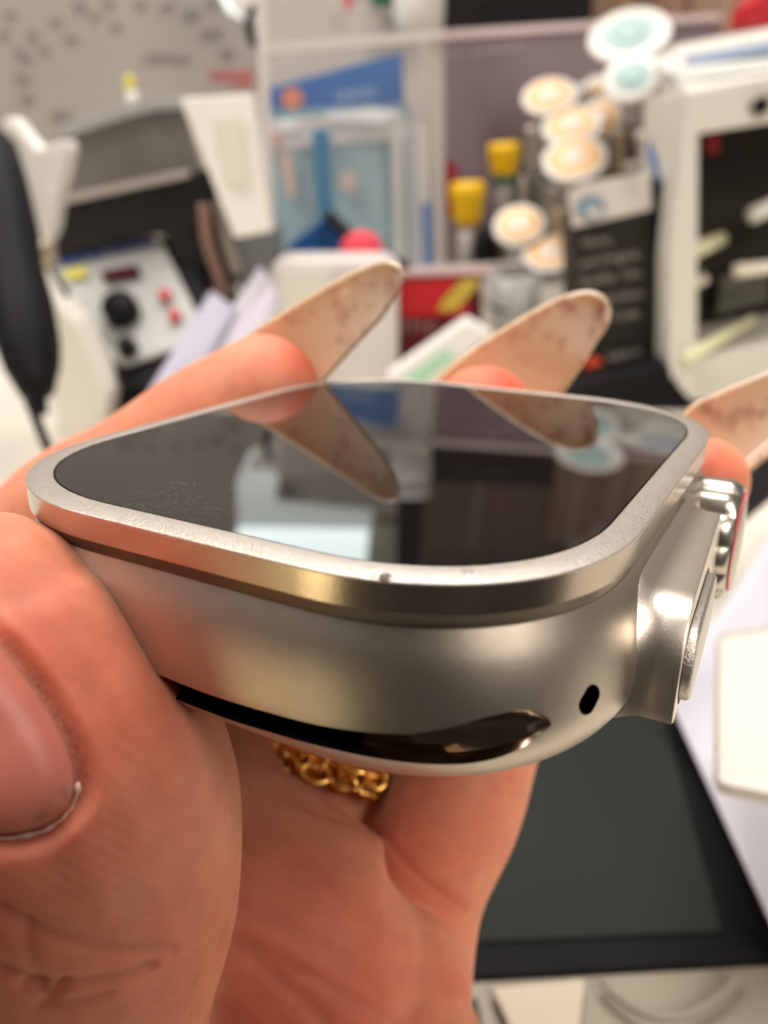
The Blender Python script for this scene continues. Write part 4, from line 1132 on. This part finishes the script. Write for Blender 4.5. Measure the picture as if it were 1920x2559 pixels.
# --- loose clear and cream tubes crowded between the lids
rr = random.Random(11)
TUB = [(1150, 290, 12, "cream tube left of the upper orange lids"), (1262, 200, 11, "slim cream tube under the upper teal lid"), (1300, 330, 15, "pale tube right of the middle orange lid"),
       (1335, 300, 13, "pale tube between the orange lids and the white machine"), (1360, 370, 14, "clear tube above the white label"), (1190, 420, 12, "clear tube below the orange lid pile"),
       (1165, 400, 9, "thin clear tube right of the green collar"), (1210, 470, 11, "thin clear tube beside the black carton"), (1385, 300, 12, "clear tube touching the blue tab"), (1130, 400, 8, "thinnest clear tube by the green collar")]
for k, (x, y, r_, lb) in enumerate(TUB):
    Y = 545 - 3 * k; s_ = (V(x + 1, y, Y) - V(x, y, Y)).length; h_ = 60 + rr.random() * 60
    a_, b_ = V(x + rr.uniform(-12, 12), y + h_, Y), V(x, y - 20, Y)
    o = lathe("sample_tube", a_, b_ - a_, [(0, r_ * s_ * .7), ((b_ - a_).length * .15, r_ * s_), ((b_ - a_).length * .8, r_ * s_), ((b_ - a_).length * .82, r_ * s_ * 1.2), ((b_ - a_).length, r_ * s_ * 1.15)],
              mat("tube_%d" % k, [(0.50, 0.44, 0.38), (0.66, 0.62, 0.56), (0.30, 0.28, 0.26), (0.55, 0.40, 0.24)][k % 4], 0.15, coat=0.6), None)
    single(o, lb, "tube", "tubes crowded behind the lids")
# --- black carton with a white top label
bc = thing("black_carton", V(1340, 850, 410), "black carton with grey lettering and a white top label", "carton")
F = UP(395)
plate("body", [(1236, 470), (1410, 404), (1448, 372), (1452, 850), (1246, 850)], F, 26, mat("black_carton_card", (0.022, 0.020, 0.017), 0.45), bc, bevel=0.001)
wl = plate("white_label", [(1228, 418), (1262, 396), (1404, 372), (1412, 452), (1238, 492)], UP(394), 1, mat("label_white", (0.62, 0.56, 0.52), 0.45), bc)
plate("blue_mark", ell(1278, 450, 30, 26, 20), UP(392), .5, mat("mark_blue", (0.16, 0.28, 0.36), 0.5), wl)
plate("mark_centre", ell(1284, 458, 16, 12, 16), UP(391), .5, mat("label_white", (0.62, 0.56, 0.52), 0.45), wl)
plate("side_face", [(1412, 402), (1450, 372), (1454, 850), (1420, 850)], UP(393), 1, mat("black_side", (0.006, 0.006, 0.006), 0.5), bc)
gp_ = mat("grey_print_b", (0.30, 0.27, 0.23), 0.6)
u = (0.985, -0.17)
for tx, x, y, h in (("Name,", 1290, 520, 18), ("and Original,", 1318, 558, 19), ("Quality  Use", 1318, 598, 19), ("of product,", 1336, 640, 18), ("Code", 1352, 680, 18)):
    words("lettering", tx, x, y, F, h, gp_, bc, u)
plate("red_dot", ell(1284, 790, 20, 20, 20), UP(393), .5, mat("orange_red", (0.80, 0.10, 0.03), 0.45), bc)
words("lettering", "MINI", 1350, 772, F, 26, gp_, bc, u, bold=0.02)
o = lathe("black_lid_jar", V(1436, 460, 430), (0, 0, 1), [(-.04, .010), (0, .010), (.004, .0108), (.018, .0108), (.019, .0001)], BLACK); single(o, "black round jar squeezed between the black carton and the white machine", "jar")
o = plate("black_tray", [(1225, 838), (1440, 780), (1500, 850), (1560, 880), (1500, 930), (1215, 880)], UP(372), 40, BLACK, bevel=0.003); single(o, "black tray edge behind the far corner of the watch", "tray")

# --- white machine at the right with a window
wm = thing("white_machine", V(1560, 850, 390), "boxy white machine with a window, standing at the right", "machine")
wmat = mat("machine_white", (0.66, 0.63, 0.57), 0.4)
F = UP(372)
def frame_part(name, pts, m=wmat, Fx=None, th=60):
    return plate(name, pts, Fx or F, th, m, wm, bevel=0.0015)
frame_part("left_post", [(1484, 200), (1512, 280), (1508, 775), (1448, 835), (1452, 560), (1474, 340)])
frame_part("top_rail", [(1484, 198), (1900, 112), (1900, 228), (1532, 286), (1506, 292)])
frame_part("bottom_rail", [(1446, 838), (1508, 772), (1900, 700), (1900, 818), (1480, 872)])
def box8(name, front, back, m, parent):
    n = len(front)
    vs = list(front) + list(back)
    fs = [tuple(range(n)), tuple(range(2 * n - 1, n - 1, -1))] + [(i, (i + 1) % n, n + (i + 1) % n, n + i) for i in range(n)]
    return mesh_obj(name, vs, fs, m, parent, bevel=0.001)
box8("side_wall", [V(1484, 200, 373), V(1446, 500, 373), V(1444, 830, 373), V(1456, 830, 373), V(1466, 500, 373), V(1494, 205, 373)],
     [V(1394, 128, 470), V(1400, 300, 470), V(1416, 700, 470), V(1430, 700, 470), V(1420, 300, 470), V(1410, 122, 470)], mat("machine_side", (0.58, 0.55, 0.50), 0.45), wm)
tp = box8("top_plate", [V(1486, 197, 374), V(1900, 110, 374), V(1900, 118, 374), V(1488, 206, 374)],
     [V(1396, 112, 462), V(1900, 22, 462), V(1900, 28, 462), V(1398, 118, 462)], wmat, wm)
TF = PLN((1486, 197, 0), (1486, 197, 0), (0, 0, 0)) if False else None
def top_f():
    A, B, D = V(1486, 197, 374), V(1900, 110, 374), V(1396, 112, 462)
    n_ = (B - A).cross(D - A).normalized()
    if n_.z < 0: n_ = -n_
    def f(x, y, lift=0.0):
        d = (C(x, y, 100) - EYE).normalized(); s_ = (A + n_ * lift / 1000 - EYE).dot(n_) / d.dot(n_)
        return EYE + d * s_
    f.n = -n_ * 0.001
    return f
TF = top_f()
plate("blue_band", [(1478, 120), (1800, 62), (1820, 84), (1492, 142)], TF, .3, mat("steel_blue", (0.20, 0.25, 0.36), 0.5), tp, lift=0.8, bevel=0)
plate("window_pane", [(1420, 150), (1500, 140), (1800, 110), (1800, 130), (1492, 172)], TF, .3, mat("pale_glass", (0.62, 0.64, 0.60), 0.2), tp, lift=0.8, bevel=0)
plate("back_edge", [(1394, 108), (1900, 16), (1900, 26), (1398, 122)], UP(462), 3, mat("pink_white_edge", (0.85, 0.78, 0.78), 0.3), wm)
knp = F(1640, 228, 1)
lathe("screw", knp, (0, -1, 0), [(0, .0035), (.001, .0033), (.0012, .0001)], BLACK, wm)
lathe("screw_ring", knp, (0, -1, 0), [(0, .0048), (.0006, .0046), (.0007, .0035)], mat("ring_grey", (0.42, 0.38, 0.30), 0.3, 0.5), wm)
frame_part("dark_interior", [(1500, 270), (1900, 200), (1900, 800), (1496, 800)], mat("machine_inside", (0.028, 0.024, 0.02), 0.35), UP(425), 6)
plate("red_tab", [(1528, 292), (1556, 290), (1556, 332), (1528, 332)], UP(418), 3, mat("dim_red_tab", (0.30, 0.01, 0.02), 0.5), wm)
def streak(a, b, r, m, lb):  # solid bars shaped as reflected light streaks in the window
    o = tube("reflection_streak", [C(*a), C(*b)], [r, r * .8], m, None)
    s_ = single(o, lb, "streak", "reflected light streaks inside the white machine")
ye = mat("pale_yellow_reflection", (0.80, 0.78, 0.52), 0.25)
streak((1480, 775, 372), (1628, 690, 385), .0031, ye, "longest pale yellow reflection rod, low in the machine window")
streak((1590, 585, 372), (1800, 560, 385), .0032, mat("pale_reflection", (0.82, 0.76, 0.64), 0.25), "pale level reflection rod in the middle of the machine window")
streak((1625, 465, 372), (1760, 400, 385), .0040, mat("pale_reflection", (0.82, 0.80, 0.74), 0.25), "short pale reflection rod at the right picture edge")
streak((1490, 545, 372), (1560, 515, 380), .0042, ye, "stubby yellow green reflection rod beside the window post")
ot = tube("clear_hook", smooth_path([tuple(C(*q, 372)) for q in ((1488, 560), (1480, 595), (1500, 612), (1525, 600))]), .0026, mat("hook_plastic", (0.68, 0.62, 0.50), 0.3)); single(ot, "small curled plastic hook under the stubby rod", "hook")
o = plate("green_insert", [(1560, 600), (1660, 570), (1660, 650), (1550, 680)], UP(415), 3, mat("olive_grey", (0.13, 0.13, 0.10), 0.5), bevel=0); single(o, "dim olive card inside the machine window", "card")
o = plate("blue_tab", [(1405, 300), (1420, 340), (1432, 400), (1416, 372), (1402, 330)], UP(376), 3, mat("tab_blue", (0.05, 0.16, 0.42), 0.5)); single(o, "small blue tab at the left side of the white machine", "tab")

# --- bench pad, papers, cloth at the right
pad = thing("bench_pad", Ddesk(1300, 2000), "large dark grey rubber pad lying on the bench", "mat")
def flat(name, pts, h, th, m, parent=None, bevel=0.0008):
    return prism(name, [Ddesk(x, y, h) for x, y in pts], (0, 0, -th / 1000), m, parent, bevel)
flat("sheet", [(900, 1420), (1500, 1400), (1840, 2066), (900, 2118)], 4, 3.5, mat("rubber_black", (0.006, 0.006, 0.007), 0.7), pad, bevel=0.002)
flat("top_face", [(900, 1430), (1400, 1420), (1560, 2010), (900, 2040)], 4.6, .5, mat("rubber_grey", (0.020, 0.022, 0.020), 0.75, var=0.08, vscale=30), pad, bevel=0)
sheet("white_cloth", [(1440, 1500), (1750, 1020), (1800, 2200), (1672, 2010)], [168, 225, 118, 120], 1.2, mat("white_sheet", (0.52, 0.51, 0.57), 0.7), "large bright white sheet sloping down the right side below the crown", 8, 20)
o = flat("cream_tray", [(1552, 1370), (1800, 1330), (1800, 1740), (1548, 1690)], 36, 2, mat("cream_tray", (0.60, 0.57, 0.52), 0.45), bevel=0.002); single(o, "cream coloured tray lid lying on the white sheet", "tray")
o = flat("black_strap", [(1555, 1072), (1700, 940), (1760, 990), (1600, 1120)], 30, 3, BLACK); single(o, "black strap running behind the crown to the right edge", "strap")
o = flat("beige_board", [(840, 2120), (2000, 2040), (2000, 2700), (840, 2700)], 2.5, 2, mat("beige_board", (0.27, 0.23, 0.175), 0.5, var=0.12, vscale=18)); single(o, "beige board in front of the dark pad at the bottom", "board")
wr = tube("thin_wire", smooth_path([tuple(Ddesk(x, y, 5)) for x, y in ((1300, 2118), (1330, 2150), (1400, 2192), (1480, 2195), (1560, 2150), (1600, 2100))]), .0006, mat("cord_beige", (0.26, 0.22, 0.17), 0.5)); single(wr, "thin wire curving over the beige board", "wire")
o = flat("cream_card", [(1060, 2130), (1268, 2110), (1250, 2260), (1120, 2260)], 5, 1.5, mat("cream_card_low", (0.48, 0.42, 0.33), 0.6)); single(o, "cream card under the front edge of the dark pad", "card")
o = flat("dark_object", [(1000, 2150), (1035, 2150), (1050, 2260), (1000, 2260)], 6, 3, mat("olive_dark", (0.06, 0.055, 0.03), 0.5)); single(o, "dark olive scrap beside the palm at the bottom edge", "scrap")

# --- what only the watch glass shows: lit sign, post and shelf boxes higher up
lm = thing("light_box", MV(650, 1140, 640), "bright white lit panel mirrored in the watch glass", "light panel")
mslab("housing", [(510, 1040), (538, 978), (575, 963), (603, 990), (592, 1088), (808, 1110), (798, 1146), (514, 1142)], 640, 15, mat("housing_glow", (0.74, 0.80, 0.79), 0.5, emit=1.1), lm)  # housing given a glow of its own to look lit
mslab("lit_panel", [(512, 1142), (798, 1148), (790, 1235), (500, 1235)], 636, 15, mat("lit_white", (0.88, 1.0, 0.98), 0.5, emit=4.6), lm)
o = mslab("black_post", [(862, 985), (918, 990), (908, 1250), (856, 1250)], 630, 14, BLACK); single(o, "black upright post mirrored in the middle of the watch glass", "post")
o = mslab("grey_box", [(800, 1130), (862, 1132), (858, 1240), (790, 1240)], 680, 30, mat("box_grey", (0.33, 0.30, 0.26), 0.6)); single(o, "beige grey box mirrored between the lit panel and the black post", "box")
for k, (x0, x1, y0, y1, c, lb) in enumerate((
    (915, 1090, 1040, 1130, (0.12, 0.085, 0.06), "brown storage box mirrored beside the black post, upper row"),
    (1094, 1290, 1045, 1125, (0.13, 0.075, 0.05), "brown storage box mirrored near the right rim, upper row"),
    (915, 1060, 1136, 1240, (0.10, 0.06, 0.04), "brown storage box mirrored beside the black post, lower row"),
    (1064, 1230, 1130, 1240, (0.085, 0.06, 0.045), "dark brown storage box mirrored near the bottom rim"),
    (1296, 1420, 1010, 1140, (0.15, 0.07, 0.045), "reddish storage box mirrored in the right corner of the glass"))):
    t_ = thing("storage_box", MV(x0, y0, 740), lb, "box", "storage boxes on the high shelf")
    mslab("body", [(x0, y0), (x1, y0), (x1, y1), (x0, y1)], 740, 50, mat("storage_%d" % k, c, 0.6, var=0.15, vscale=15), t_)
    mslab("label", [(x0 * .7 + x1 * .3, y0 + 20), (x0 * .4 + x1 * .6, y0 + 20), (x0 * .4 + x1 * .6, y0 + 44), (x0 * .7 + x1 * .3, y0 + 44)], 738, 1, mat("box_label_%d" % k, tuple(q * 1.7 for q in c), 0.6), t_)

for m_ in bpy.data.materials:                # matt rubber, card and dull plastic
    if m_.name.startswith(("rubber", "black_", "dark_", "maroon", "machine_inside", "taupe")) and "gloss" not in m_.name:
        m_.node_tree.nodes["Principled BSDF"].inputs["Specular IOR Level"].default_value = 0.15
